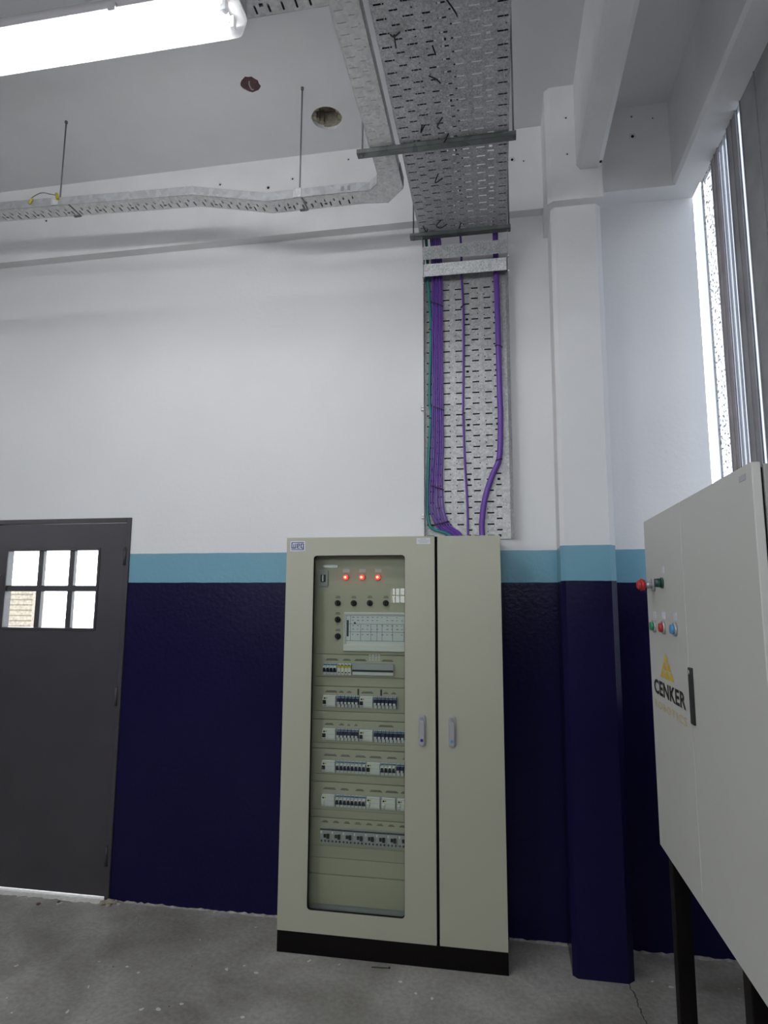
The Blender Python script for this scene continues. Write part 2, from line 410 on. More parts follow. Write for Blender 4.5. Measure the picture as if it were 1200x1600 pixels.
def lettering(name, text, m, parent, origin, xdir, ydir, size, width=None, height=None, bold=0.0, spacing=1.0):
    cu = bpy.data.curves.new(name, 'FONT'); cu.body = text; cu.size = size; cu.offset = bold * size; cu.space_character = spacing; cu.resolution_u = 3
    t = bpy.data.objects.new(name, cu); COL.objects.link(t)
    dg = bpy.context.evaluated_depsgraph_get(); me = bpy.data.meshes.new_from_object(t.evaluated_get(dg))
    bpy.data.objects.remove(t); 
    xs = [v.co.x for v in me.vertices]; ys = [v.co.y for v in me.vertices]
    x0, x1, y0, y1 = min(xs), max(xs), min(ys), max(ys)
    sx = width / (x1 - x0) if width else 1; sy = height / (y1 - y0) if height else sx
    X = Vector(xdir); Y = Vector(ydir); N = X.cross(Y)
    for v in me.vertices:
        v.co = X * ((v.co.x - x0) * sx) + Y * ((v.co.y - y0) * sy) + N * 0.0009
    me.materials.clear(); me.materials.append(m); me.name = name
    o = bpy.data.objects.new(name, me); COL.objects.link(o); o.parent = parent
    o.location = Vector(origin) - ORI[parent]; ORI[o] = Vector(origin)
    return o

# ================================================================== STRUCTURE
XL, XR, YF, ZC = -6.0, 2.30, -7.0, 4.62
S = 'structure'
MB().box(XL - 0.2, XR + 0.3, YF - 0.2, 0.0, -0.25, 0.0).box(-2.19, -1.155, 0.0, 0.2, -0.25, 0.0).build('floor', M_FLOOR, kind=S)
MB().box(-40, 40, 0.2, 60, -0.3, -0.02).build('ground_outside_back', M_GROUND, kind=S)
MB().box(-60, XL - 0.2, -40, 0.2, -0.3, -0.02).build('ground_outside_left', M_GROUND, kind=S)
MB().box(XR + 0.3, 60, -40, 0.2, -0.3, -0.02).build('ground_outside_right', M_GROUND, kind=S)
MB().box(XL - 0.2, XR + 0.3, -60, YF - 0.2, -0.3, -0.02).build('ground_outside_front', M_GROUND, kind=S)
# brick parapet seen faintly through the door's panes
b = MB(); b.box(-9.6, -7.45, 7.0, 7.3, -0.02, 1.98)
for i in range(20): b.box(-9.6, -7.45, 6.985, 7.0, 0.02 + i * 0.097, 0.09 + i * 0.097)
b.build('brick_yard_wall', M_BRICK, kind=S)

# back wall with the door opening
wb = MB().box(XL - 0.2, -2.19, 0, 0.2, -0.25, ZC).box(-2.19, -1.155, 0, 0.2, 2.278, ZC).box(-1.155, XR, 0, 0.2, -0.25, ZC)
wall_back = wb.build('wall_back', M_WALL, kind=S)
# ceiling with two cored holes
mb = MB()
h1 = circle(0.184, -0.352, 0.093, 28, 0.02); h2 = circle(-0.172, -0.672, 0.055, 18, 0.10)
holed(mb, [(XL, YF), (XR + 0.025, YF), (XR + 0.025, 0.2), (XL, 0.2)], [h1, h2], lambda a, c, d: (a, c, ZC + d), 0.24)
ceiling = mb.build('ceiling', M_CEIL, kind=S)
mb = MB(); mb.prism(h1[::-1], lambda a, c: (a, c, ZC + 0.10), lambda a, c: (a, c, ZC + 0.12))
for i in range(14):
    a0 = i / 14 * 2 * math.pi; rr = 0.088
    mb.box(0.184 + rr * math.cos(a0) - 0.02, 0.184 + rr * math.cos(a0) + 0.02, -0.352 + rr * math.sin(a0) - 0.02, -0.352 + rr * math.sin(a0) + 0.02, ZC + R.uniform(0.012, 0.03), ZC + 0.1)
mb.build('hole_lining', M_RAW, ceiling)
mb = MB(); mb.prism(h2[::-1], lambda a, c: (a, c, ZC + 0.004), lambda a, c: (a, c, ZC + 0.02)); mb.build('bare_patch', M_RUST, ceiling)
mb = MB(); mb.tube(smooth_path([(-0.172, -0.69, ZC + 0.01), (-0.172, -0.685, ZC - 0.015), (-0.168, -0.66, ZC - 0.02), (-0.165, -0.645, ZC - 0.008)]), 0.004, 6); mb.build('hook', M_STEEL, ceiling)

# other walls of the hall
def wall_with_openings(name, span, axis, coord, th, openings):
    """span along the wall; openings (a0,a1,z0,z1)"""
    mb = MB()
    f = (lambda a, z, d: (a, coord + d, z)) if axis == 'x' else (lambda a, z, d: (coord + d, a, z))
    holed(mb, [(span[0], -0.25), (span[1], -0.25), (span[1], ZC + 0.2), (span[0], ZC + 0.2)],
          [[(o[0], o[2]), (o[1], o[2]), (o[1], o[3]), (o[0], o[3])] for o in openings], f, th)
    return mb.build(name, M_WALL, kind=S)
front_open = [(0.15, 2.15, 2.6, 3.5), (-3.6, -1.5, 2.6, 3.5), (-0.56, -0.34, 1.74, 1.965), (-2.75, -2.25, 1.60, 2.02), (-2.0, -0.05, -0.015, 0.035)]
wall_with_openings('wall_front', (XL - 0.2, XR + 0.3), 'x', YF, -0.2, front_open)
left_open = [(-6.4, -4.4, 2.5, 3.5)]
wall_with_openings('wall_left', (YF - 0.2, 0.2), 'y', XL, -0.2, left_open)
WZ0, WZ1, WY1 = 1.15, 4.10, -1.25
mb = MB(); holed(mb, [(YF - 0.2, -0.25), (0.0, -0.25), (0.0, WZ0), (WY1, WZ0), (WY1, ZC + 0.2), (YF - 0.2, ZC + 0.2)], [], lambda a, z, d: (XR + d, a, z), 0.18)
mb.build('wall_right', M_WALL, kind=S)
# small six-pane window in the front wall (its reflection shows in the cabinet glass)
mb = MB()
for x in (-0.487, -0.413): mb.box(x - 0.008, x + 0.008, YF - 0.015, YF - 0.003, 1.74, 1.965)
mb.box(-0.56, -0.34, YF - 0.015, YF - 0.003, 1.844, 1.862); mb.build('window_2', M_REVEAL, kind=S)
mb = MB()
for x in (-2.583, -2.417): mb.box(x - 0.012, x + 0.012, YF - 0.06, YF - 0.03, 1.60, 2.02)
mb.box(-2.75, -2.25, YF - 0.06, YF - 0.03, 1.80, 1.824)
mb.build('window_7', M_REVEAL, kind=S)
for i, o in enumerate(front_open[:2]):
    mb = MB(); n = int((o[1] - o[0]) / 0.6)
    for k in range(n + 1):
        x = o[0] + (o[1] - o[0]) * k / n; mb.box(x - 0.015, x + 0.015, YF - 0.12, YF - 0.08, o[2], o[3])
    mb.build('window_%d' % (3 + i), M_REVEAL, kind=S)
for i, o in enumerate(left_open):
    mb = MB(); n = 4
    for k in range(n + 1):
        y = o[0] + (o[1] - o[0]) * k / n; mb.box(XL - 0.12, XL - 0.08, y - 0.015, y + 0.015, o[2], o[3])
    mb.build('window_%d' % (5 + i), M_REVEAL, kind=S)
for o in front_open:
    portal(((o[0] + o[1]) / 2, YF - 0.21, (max(o[2], 0) + o[3]) / 2), (H90, 0, 0), o[1] - o[0], o[3] - max(o[2], 0))
for o in left_open:
    portal((XL - 0.21, (o[0] + o[1]) / 2, (o[2] + o[3]) / 2), (H90, 0, -H90), o[1] - o[0], o[3] - o[2])
portal((XR + 0.2, WY1 / 2, (WZ0 + WZ1) / 2), (H90, 0, H90), -WY1, WZ1 - WZ0)
portal((-1.70, 0.21, 1.826), (-H90, 0, 0), 0.66, 0.5)

# ring beam along the back wall, pier with cap, roof ribs
ring = MB().box(XL, 1.447, -0.07, 0.0, 4.08, ZC).build('trim_1', M_WHITE, kind=S)
ring2 = MB().box(1.74, XR, -0.135, 0.0, 4.098, ZC).build('trim_2', M_WHITE, kind=S)
pier_poly = [(1.458, 0.0), (1.452, -0.275), (1.474, -0.30), (1.703, -0.30), (1.734, -0.268), (1.734, 0.0)]
pier = MB().prism(pier_poly, lambda a, c: (a, c, 0.0), lambda a, c: (a + 0.015 * (1.734 - a) / 0.28, c, 3.99)).build('pier', M_WALL, kind=S)
cap_poly = [(1.447, 0.0), (1.447, -0.335), (1.475, -0.36), (1.74, -0.36), (1.74, 0.0)]
MB().prism(cap_poly, lambda a, c: (a, c, 3.93), lambda a, c: (a, c, ZC)).build('pier_cap', M_WHITE, pier)
rib = MB().prism([(1.605, ZC), (1.605, 4.125), (1.625, 4.10), (1.715, 4.10), (1.74, 4.12), (1.74, ZC)],
                 lambda a, c: (a, -0.34, c), lambda a, c: (a, YF, c)).build('ceiling_rib', M_WHITE, kind=S)
edge_beam = MB().prism([(2.155, ZC), (2.155, 4.12), (2.17, 4.098), (2.325, 4.098), (2.325, ZC)],
                 lambda a, c: (a, -0.135, c), lambda a, c: (a, YF, c)).build('edge_beam', M_WHITE, kind=S)
# drilled anchor holes with spalled rims
def anchor(parent, c, nrm, r):
    n = Vector(nrm); c = Vector(c); mb = MB()
    a = n.orthogonal().normalized(); b = n.cross(a)
    k = 14
    ring_o = [c + n * 0.001 + (a * math.cos(2 * math.pi * i / k) + b * math.sin(2 * math.pi * i / k)) * r * R.uniform(0.8, 1.25) for i in range(k)]
    ring_i = [c - n * 0.004 + (a * math.cos(2 * math.pi * i / k) + b * math.sin(2 * math.pi * i / k)) * r * 0.5 for i in range(k)]
    mb.add(ring_o + ring_i, [(i, (i + 1) % k, k + (i + 1) % k, k + i) for i in range(k)], 0)
    mb.cyl(c - n * 0.004, c + n * 0.0012, r * 0.55, seg=10, m=1)
    mb.build('anchor_hole', [M_GPLAST, M_HOLE], parent)
for x, z, r in ((1.272, 4.418, 0.016), (-0.284, 4.418, 0.017), (-1.93, 4.45, 0.016), (-1.90, 4.36, 0.012), (-1.55, 4.46, 0.01), (-1.35, 4.46, 0.013), (-0.80, 4.45, 0.01), (-0.62, 4.48, 0.012), (-0.12, 4.46, 0.011), (0.25, 4.55, 0.009), (1.34, 4.40, 0.007)):
    anchor(ring, (x, -0.07, z), (0, -1, 0), r)
for x, z, r in ((1.955, 4.43, 0.017), (1.955, 4.555, 0.008), (2.07, 4.53, 0.006)): anchor(ring2, (x, -0.135, z), (0, -1, 0), r)
for x, z, r in ((1.56, 4.20, 0.008), (1.56, 4.42, 0.008)): anchor(pier, (x, -0.36, z), (0, -1, 0), r)
anchor(rib, (1.725, -0.40, 4.105), (0, 0, -1), 0.012)

# ------------------------------------------------------------------ door in the back wall
door = empty('door_1', (-1.67, 0.0, 0.0), kind=S)
DZ, DX0, DX1 = 2.278, -2.19, -1.155
mb = MB(); mb.box(DX1 - 0.028, DX1, -0.012, 0.09, 0, DZ); mb.box(DX0, DX0 + 0.028, -0.012, 0.09, 0, DZ); mb.box(DX0 + 0.028, DX1 - 0.028, -0.012, 0.09, DZ - 0.03, DZ)
mb.build('door_frame', M_DOOR, door, bevel=0.003)
LX0, LX1, LZ0, LZ1 = DX0 + 0.031, DX1 - 0.032, 0.022, DZ - 0.034
mb = MB()
holed(mb, [(LX0, LZ0), (LX1, LZ0), (LX1, LZ1), (LX0, LZ1)], [[(-2.03, 1.58), (-1.378, 1.58), (-1.378, 2.073), (-2.03, 2.073)]], lambda a, c, d: (a, d, c), 0.05)
leaf = mb.build('door_leaf', M_DOOR, door)
mb = MB()
for x0, x1, z0, z1 in ((-2.045, -2.03, 1.565, 2.088), (-1.378, -1.363, 1.565, 2.088), (-2.03, -1.378, 1.565, 1.58), (-2.03, -1.378, 2.073, 2.088)): mb.box(x0, x1, -0.006, 0.0, z0, z1)
mb.build('glazing_bead', M_DOOR, door, bevel=0.002)
vx = [-1.797, -1.572]
for x in vx: MB().box(x - 0.018, x + 0.018, 0.012, 0.042, 1.58, 2.073).build('muntin', M_DOOR, door, bevel=0.002)
MB().box(-2.03, -1.378, 0.010, 0.040, 1.81, 1.848).build('muntin', M_DOOR, door, bevel=0.002)
xs = [-2.03] + vx + [-1.378]; zsw = [1.58, 1.829, 2.073]
for i in range(3):
    for j in range(2): MB().box(xs[i], xs[i + 1], 0.043, 0.046, zsw[j], zsw[j + 1]).build('pane', M_DOORGLASS, door)
for z in (2.03, 1.17, 0.25):
    MB().cyl((LX1 + 0.004, -0.014, z - 0.055), (LX1 + 0.004, -0.014, z + 0.055), 0.009, seg=10).cyl((LX1 + 0.004, -0.014, z + 0.055), (LX1 + 0.004, -0.014, z + 0.062), 0.006, seg=10).build('hinge', M_DOOR, door)
MB().tube(smooth_path([(-2.085, -0.002, 1.915), (-2.085, -0.04, 1.905), (-2.078, -0.055, 1.86), (-2.088, -0.05, 1.80), (-2.088, -0.002, 1.785)]), 0.008, 8).build('pull_handle', M_ZINC, door)
MB().box(-2.095, -2.06, -0.008, 0.0, 0.98, 1.13).cyl((-2.078, -0.008, 1.03), (-2.078, -0.03, 1.03), 0.012, seg=12).build('lock_plate', M_ZINC, door, bevel=0.001)

# ------------------------------------------------------------------ window in the right wall
win = empty('window_1', (XR, -0.6, WZ0), kind=S)
bars = [(-0.318, -0.415, M_REVEAL, 0.008), (-0.555, -0.675, M_SHEET, 0.010), (-0.735, -1.25, M_SHEET, 0.010)]
for a, c, m, th in bars:
    mb = MB(); mb.box(XR + 0.004, XR + 0.004 + th, c, a, WZ0, 4.0975)
    k = 2 if a - c < 0.2 else 3
    for i in range(k + 1):
        y = c + (a - c) * i / k; mb.box(XR, XR + 0.004, y - 0.004, y + 0.004, WZ0, 4.0975)
    mb.build('steel_mullion', m, win, bevel=0.001)
for a, c, m in ((0.0, -0.14, M_WINCLEAR), (-0.14, -0.318, M_WINGLASS), (-0.415, -0.47, M_WINCLEAR), (-0.47, -0.555, M_WINCLEAR), (-0.675, -0.735, M_WINCLEAR)):
    MB().box(XR + 0.007, XR + 0.010, c, a, WZ0, 4.0975).build('pane', m, win)
for y in (-0.14, -0.445, -0.50): MB().box(XR + 0.004, XR + 0.014, y - 0.003, y + 0.003, WZ0, 4.0975).build('glazing_bar', M_GPLAST, win)
MB().box(XR + 0.016, XR + 0.06, WY1, 0.0, WZ0, WZ0 + 0.05).build('sill_rail', M_SHEET, win)

# pale mortar left along the foot of the walls
M_MORTAR = mat('pale_mortar', (0.33, 0.315, 0.29), 0.9, var=0.35, scale=30, bump=0.4, bscale=60)
for nm, x0, x1, y, dep in (('trim_3', -1.15, 0.0, 0.0, 0.010), ('trim_4', 1.16, 1.455, 0.0, 0.012), ('trim_5', 1.736, 2.295, 0.0, 0.016)):
    mb = MB(); n = int((x1 - x0) / 0.022); hs = [R.uniform(0.002, 0.012) for _ in range(n + 1)]; ds = [dep * R.uniform(0.4, 1.5) for _ in range(n + 1)]
    V = []
    for i in range(n + 1):
        x = x0 + (x1 - x0) * i / n; V += [(x, y - ds[i], 0.0), (x, y - ds[i] * 0.5, hs[i] * 0.6), (x, y, hs[i])]
    mb.add(V, [(3 * i + k, 3 * i + 3 + k, 3 * i + 4 + k, 3 * i + 1 + k) for i in range(n) for k in (0, 1)]); mb.build(nm, M_MORTAR, kind=S)
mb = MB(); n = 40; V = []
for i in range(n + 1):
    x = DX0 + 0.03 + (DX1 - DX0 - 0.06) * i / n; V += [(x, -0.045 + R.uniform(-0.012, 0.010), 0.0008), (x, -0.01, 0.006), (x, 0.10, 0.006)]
mb.add(V, [(3 * i + k, 3 * i + 3 + k, 3 * i + 4 + k, 3 * i + 1 + k) for i in range(n) for k in (0, 1)]); mb.build('door_threshold', mat('daylit_whitish_mortar', (0.70, 0.68, 0.65), 0.9, var=0.15, scale=40), kind=S)  # whitish plaster residue, also coloured for daylight grazing in under the door

# ================================================================== TRAYS
ZT = 3.92
# ---- wide overhead tray
tray = empty('cable_tray', (0.974, -1.4, ZT), 'wide perforated galvanized cable tray running overhead towards the camera', 'cable tray')
def tray_slots(width, length, phase=0.0, pitch=0.0625):
    out = []
    colA = [0.032, 0.133, 0.206, 0.304, 0.378, 0.482]; colB = [0.082, 0.257, 0.427]
    n = int(length / pitch) + 2
    for i in range(-1, n):
        v = i * pitch + phase
        for c in colA: out.append((c - 0.020, c + 0.020, v - 0.0042, v + 0.0042))
        for c in colB: out.append((c - 0.016, c + 0.016, v + pitch / 2 - 0.0042, v + pitch / 2 + 0.0042))
        if i % 5 == 0:
            for c in (0.257, 0.427): out.append((c - 0.008, c + 0.008, v - 0.007, v + 0.007))
        for c, ph in ((0.150, 0.5), (0.187, 0.5), (0.322, 0.5), (0.360, 0.35), (0.495, 0.5)):
            if (i + int(c * 100)) % 2 == 0: out.append((c - 0.003, c + 0.003, v + pitch * ph - 0.003, v + pitch * ph + 0.003))
    return [s for s in out if s[2] > 0.004 and s[3] < length - 0.004 and s[0] > 0 and s[1] < width]
TX0, TX1, TY0, TY1 = 0.720, 1.231, -2.75, -0.20
mb = MB(); perforated(mb, (0, TX1 - TX0), (0, TY1 - TY0), tray_slots(TX1 - TX0, TY1 - TY0, 0.01), lambda u, v, d: (TX0 + u, TY0 + v, ZT + d))
mb.build('perforated_base', M_GALV, tray)
for x in (TX0, TX1 - 0.0015):
    mb = MB(); mb.box(x, x + 0.0015, TY0, TY1, ZT, ZT + 0.05)
    mb.box(x - (0.0 if x > 1 else -0.0), x + (0.012 if x < 1 else -0.0105), TY0, TY1, ZT + 0.0485, ZT + 0.05); mb.build('side_flange', M_GALV, tray)
# loose tie ends poking down through the slots
tie_ends = [[(0.775, -1.55, 0), (0.79, -1.55, -0.012), (0.815, -1.56, -0.006)], [(0.79, -1.55, -0.003), (0.79, -1.50, -0.014)], [(0.90, -1.33, 0), (0.93, -1.32, -0.012), (0.945, -1.29, -0.006)],
            [(1.0, -1.66, -0.002), (1.03, -1.62, -0.02), (1.035, -1.59, -0.008)], [(0.935, -1.09, 0), (0.91, -1.06, -0.015), (0.915, -1.03, -0.004)], [(0.84, -1.06, 0), (0.83, -1.03, -0.014), (0.85, -1.06, -0.003)],
            [(0.955, -0.985, 0), (0.93, -0.95, -0.016)], [(0.93, -1.475, -0.002), (0.94, -1.44, -0.012)], [(0.88, -0.71, 0), (0.86, -0.665, -0.016), (0.90, -0.68, -0.004)],
            [(0.86, -0.31, 0), (0.83, -0.29, -0.018), (0.85, -0.26, -0.018), (0.89, -0.27, -0.004)], [(0.97, -0.265, 0), (0.955, -0.235, -0.016)], [(0.75, -0.27, 0), (0.765, -0.24, -0.02), (0.775, -0.25, -0.01)]]
for pts in tie_ends: MB().tube(smooth_path([(x, y, ZT - 0.003 + z) for x, y, z in pts], 4), 0.0032, 5).build('tie_end', M_BLACK, tray)

# ---- supports of the wide tray
def support(x0, x1, y0, y1, rods, label):
    t = empty('tray_support', ((x0 + x1) / 2, (y0 + y1) / 2, ZT - 0.024), label, 'tray support', 'channel bars carrying the overhead trays')
    mb = MB(); h = 0.0235
    mb.box(x0, x1, y0, y0 + 0.0025, ZT - h, ZT - 0.0003).box(x0, x1, y1 - 0.0025, y1, ZT - h, ZT - 0.0003).box(x0, x1, y0, y1, ZT - h, ZT - h + 0.0025)
    mb.box(x0, x1, y0, y0 + 0.009, ZT - 0.0028, ZT - 0.0003).box(x0, x1, y1 - 0.009, y1, ZT - 0.0028, ZT - 0.0003)
    mb.build('steel_channel', M_STRUT, t, bevel=0.0008)
    for x in rods:
        y = (y0 + y1) / 2
        MB().cyl((x, y, ZT - 0.035), (x, y, ZC), 0.0042, seg=8).build('threaded_rod', M_ROD, t)
        MB().cyl((x, y, ZT - 0.032), (x, y, ZT - 0.024), 0.009, seg=6, smooth=False).build('nut', M_ROD, t)
        MB().cyl((x, y, ZT), (x, y, ZT + 0.008), 0.009, seg=6, smooth=False).build('nut', M_ROD, t)
support(0.508, 1.264, -0.952, -0.913, (0.532, 1.252), 'long steel channel bar across both trays, hung on two rods')
support(0.662, 1.250, -0.200, -0.160, (0.682, 1.241), 'short steel channel bar under the tray end close to the wall')

# ---- riser tray on the wall, with the bend pieces
riser = empty('cable_riser', (0.97, -0.02, 2.105), 'perforated galvanized cable tray standing vertically on the wall above the beige cabinet', 'cable tray')
RX0, RX1, RZ0, RZ1 = 0.727, 1.205, 2.112, 3.80
mb = MB(); sl = [s for s in tray_slots(0.478, RZ1 - RZ0, 0.02, 0.0655)]
perforated(mb, (0, RX1 - RX0), (0, RZ1 - RZ0), sl, lambda u, v, d: (RX0 + u, -0.016 + d, RZ0 + v)); mb.build('perforated_back', M_GALV_R, riser)
MB().box(RX0 + 0.002, RX1 - 0.002, -0.006, -0.002, RZ0 + 0.002, RZ1 - 0.1).build('slot_shade_sheet', M_GASKET_SHADE, riser)  # black sheet added in place of the shade behind the slots
mb = MB(); mb.box(RX0 - 0.0015, RX0, -0.064, -0.0145, RZ0, RZ1); mb.build('side_flange', M_GALV, riser)
mb = MB(); fs = [(0.012, 0.034, 0.02 + i * 0.0655 - 0.003, 0.02 + i * 0.0655 + 0.003) for i in range(1, 25)]
perforated(mb, (0, 0.049), (0, RZ1 - RZ0), fs, lambda u, v, d: (RX1 + 0.010 + d + u * 0.35, -0.0145 - u, RZ0 + v)); mb.box(RX1, RX1 + 0.012, -0.016, -0.0145, RZ0, RZ1)
mb.build('side_flange', M_GALV_R, riser)
def strap(y, z, tilt, x0, x1):
    c, s = math.cos(tilt), math.sin(tilt); h = 0.036
    mb = MB(); P = [(y - 0.001 * c, z), (y + 0.001 * c, z)]
    d = (s, c)   # direction up the strap in (y,z)
    a0 = (y - d[0] * h, z - d[1] * h); a1 = (y + d[0] * h, z + d[1] * h)
    mb.hexa([(x0, a0[0], a0[1]), (x1, a0[0], a0[1]), (x1, a0[0] + 0.0015, a0[1]), (x0, a0[0] + 0.0015, a0[1]), (x0, a1[0], a1[1]), (x1, a1[0], a1[1]), (x1, a1[0] + 0.0015, a1[1]), (x0, a1[0] + 0.0015, a1[1])])
    mb.build('bend_strap', M_GALV, riser)
strap(-0.150, 3.815, -0.55, 0.735, 1.229); strap(-0.100, 3.733, -0.25, 0.735, 1.224)
for x in (0.7325, 1.2305):
    mb = MB(); mb.prism([(-0.20, ZT + 0.045), (-0.20, ZT), (-0.165, 3.85), (-0.11, 3.76), (-0.085, 3.69), (-0.03, 3.69), (-0.03, 3.78), (-0.06, 3.88), (-0.10, ZT + 0.045)], lambda a, c: (x, a, c), lambda a, c: (x + 0.0015, a, c)); mb.build('bend_side', M_GALV, riser)
for z in (3.79, 3.70, 3.66):
    for x, d in ((0.7325, -1), (1.232, 1)): MB().cyl((x, -0.085, z), (x + d * 0.008, -0.085, z), 0.006, seg=6, smooth=False).build('bolt', M_STEEL, riser)
for z in (2.90, 2.25):
    MB().box(RX0 - 0.022, RX0 - 0.002, -0.03, 0.0, z - 0.012, z + 0.012).cyl((RX0 - 0.012, -0.03, z + 0.006), (RX0 - 0.012, -0.042, z + 0.006), 0.008, seg=6).build('wall_clip', M_STEEL, riser)

# ---- narrow tray: branch with lamp, run along the wide tray, elbow, sloping piece, run on the left
nar = empty('narrow_cable_tray', (0.0, -0.585, ZT), 'narrow galvanized cable tray with elbow and kinked run along the back wall', 'cable tray')
NY0, NY1 = -0.64, -0.53
def run_slots(length, width=0.11, pitch=0.052):
    out = []
    for i in range(int(length / pitch)):
        u = 0.03 + i * pitch
        out.append((u - 0.004, u + 0.004, width - 0.048, width - 0.012))
        out.append((u + pitch / 2 - 0.0035, u + pitch / 2 + 0.0035, 0.034, 0.058))
        if i % 4 == 1: out.append((u + pitch / 2 - 0.008, u + pitch / 2 + 0.008, 0.068, 0.082))
    return [s for s in out if s[0] > 0.004 and s[1] < length - 0.004]
def wall_run(xa, za, xb, zb):
    L = xb - xa; zf = lambda u: za + (zb - za) * u / L
    mb = MB(); perforated(mb, (0, L), (0, 0.11), run_slots(L), lambda u, v, d: (xa + u, NY0 + v, zf(u) + d)); mb.build('perforated_base', M_GALV_L, nar)
    for y in (NY0, NY1 - 0.0015):
        mb = MB(); H = 0.052
        mb.hexa([(xa, y, za), (xb, y, zb), (xb, y + 0.0015, zb), (xa, y + 0.0015, za), (xa, y, za + H), (xb, y, zb + H), (xb, y + 0.0015, zb + H), (xa, y + 0.0015, za + H)])
        e = 0.010 if y < -0.6 else -0.010
        mb.hexa([(xa, y, za + H - 0.001), (xb, y, zb + H - 0.001), (xb, y + e, zb + H - 0.001), (xa, y + e, za + H - 0.001), (xa, y, za + H), (xb, y, zb + H), (xb, y + e, zb + H), (xa, y + e, za + H)])
        mb.build('side_flange', M_GALV_F, nar)
    mb = MB(); mb.hexa([(xa, NY0 + 0.003, za + 0.044), (xb, NY0 + 0.003, zb + 0.044), (xb, NY1 - 0.003, zb + 0.044), (xa, NY1 - 0.003, za + 0.044), (xa, NY0 + 0.003, za + 0.046), (xb, NY0 + 0.003, zb + 0.046), (xb, NY1 - 0.003, zb + 0.046), (xa, NY1 - 0.003, za + 0.046)]); mb.build('shade_lid', M_GALV, nar)  # unseen cover, added to keep the slots dark from below
wall_run(-2.9, 4.098, -0.505, 4.010); wall_run(-0.505, 4.010, -0.067, 3.920); wall_run(-0.067, 3.920, 0.44, 3.920)
NX0, NX1 = 0.573, 0.688
# elbow
el = [(0.44, NY0), (0.505, NY0 + 0.008), (0.556, -0.682), (NX0, -0.76), (NX1, -0.76), (NX1, -0.625), (0.588, -0.515), (0.44, NY1)]
mb = MB().prism(el, lambda a, c: (a, c, ZT), lambda a, c: (a, c, ZT + 0.0015)); mb.build('elbow_base', M_GALV_L, nar)
def flange(pts, name='elbow_flange', m=None, h=0.052):
    for (x0, y0), (x1, y1) in zip(pts, pts[1:]):
        d = Vector((x1 - x0, y1 - y0, 0)).normalized(); nn = Vector((-d.y, d.x, 0)) * 0.0015
        MB().hexa([(x0, y0, ZT), (x1, y1, ZT), (x1 + nn.x, y1 + nn.y, ZT), (x0 + nn.x, y0 + nn.y, ZT), (x0, y0, ZT + h), (x1, y1, ZT + h), (x1 + nn.x, y1 + nn.y, ZT + h), (x0 + nn.x, y0 + nn.y, ZT + h)]).build(name, m or M_GALV_F, nar)
flange(el[0:4]); flange(el[4:8])
# run towards the camera
NYa = -2.75; LL = -0.76 - NYa
fs = []
for i in range(int(LL / 0.052)):
    v = 0.03 + i * 0.052; fs += [(0.012, 0.046, v - 0.0015, v + 0.0015), (0.062, 0.085, v + 0.024, v + 0.027)]
    if i % 2: fs.append((0.092, 0.098, v + 0.01, v + 0.016))
mb = MB(); perforated(mb, (0, NX1 - NX0), (0, LL), fs, lambda u, v, d: (NX0 + u, NYa + v, ZT + d)); mb.build('perforated_base', M_GALV_L, nar)
MB().box(NX0 + 0.002, NX1 - 0.002, NYa, -0.76, ZT + 0.003, ZT + 0.0045).build('liner', M_GALV_L, nar)
MB().box(NX0, NX0 + 0.0015, NYa, -0.76, ZT, ZT + 0.052).build('side_flange', M_GALV, nar)
MB().box(NX1 - 0.0015, NX1, NYa, -0.76, ZT, ZT + 0.052).build('side_flange', M_GALV, nar)
MB().box(NX1, NX1 + 0.004, -0.76, -0.64, ZT + 0.004, ZT + 0.05).build('joint_plate', M_STRUT, nar)
# branch tray carrying the lamp
bx0 = -2.9; LB = NX0 - bx0
mb = MB(); perforated(mb, (0, LB), (0, 0.12), run_slots(LB, 0.12), lambda u, v, d: (bx0 + u, -1.825 + v, ZT + d)); mb.build('perforated_base', M_GALV_L, nar)
for y in (-1.825, -1.7065): MB().box(bx0, NX0, y, y + 0.0015, ZT, ZT + 0.052).build('side_flange', M_GALV, nar)
MB().box(bx0, NX0, -1.822, -1.708, ZT + 0.044, ZT + 0.046).build('shade_lid', M_GALV, nar)  # same added cover, blocks light above the branch slots
# joints across the runs
for x, z in ((0.135, 3.92), (-1.28, 4.0385)): MB().box(x - 0.004, x + 0.004, NY0 - 0.003, NY1 + 0.004, z - 0.003, z).box(x - 0.045, x - 0.004, NY1 - 0.01, NY1 + 0.008, z - 0.003, z).build('joint_strap', M_STRUT, nar)
for x in (0.36, 0.395): MB().box(x - 0.008, x + 0.008, NY0 - 0.002, NY0, 3.932, 3.958).build('joint_plate', M_STEEL, nar)

def hanger(x, z, label, wires=False):
    t = empty('tray_hanger', (x, -0.585, z), label, 'hanger')
    MB().cyl((x, -0.60, z + 0.055), (x, -0.60, ZC), 0.0042, seg=8).build('threaded_rod', M_ROD, t)
    mb = MB().box(x - 0.022, x + 0.022, NY0 - 0.004, NY1 + 0.004, z + 0.054, z + 0.057).box(x - 0.022, x + 0.022, NY0 - 0.004, NY0 - 0.0012, z + 0.004, z + 0.057); mb.build('saddle_bracket', M_GALV_L, t)
    MB().cyl((x, -0.60, z + 0.057), (x, -0.60, z + 0.068), 0.010, seg=6, smooth=False).build('nut', M_ROD, t)
    MB().cyl((x, -0.60, ZC - 0.012), (x, -0.60, ZC), 0.009, seg=8).build('anchor', M_ROD, t)
hanger(0.108, 3.92, 'threaded rod with bright saddle bracket holding the tray near its kink')
hanger(-1.375, 4.042, 'threaded rod hanger at far left, beside the yellow wire ends')
wires = empty('wire_stub', (-1.42, -0.63, 4.10), 'short bent wire with yellow ends tucked on the narrow tray edge', 'wire')
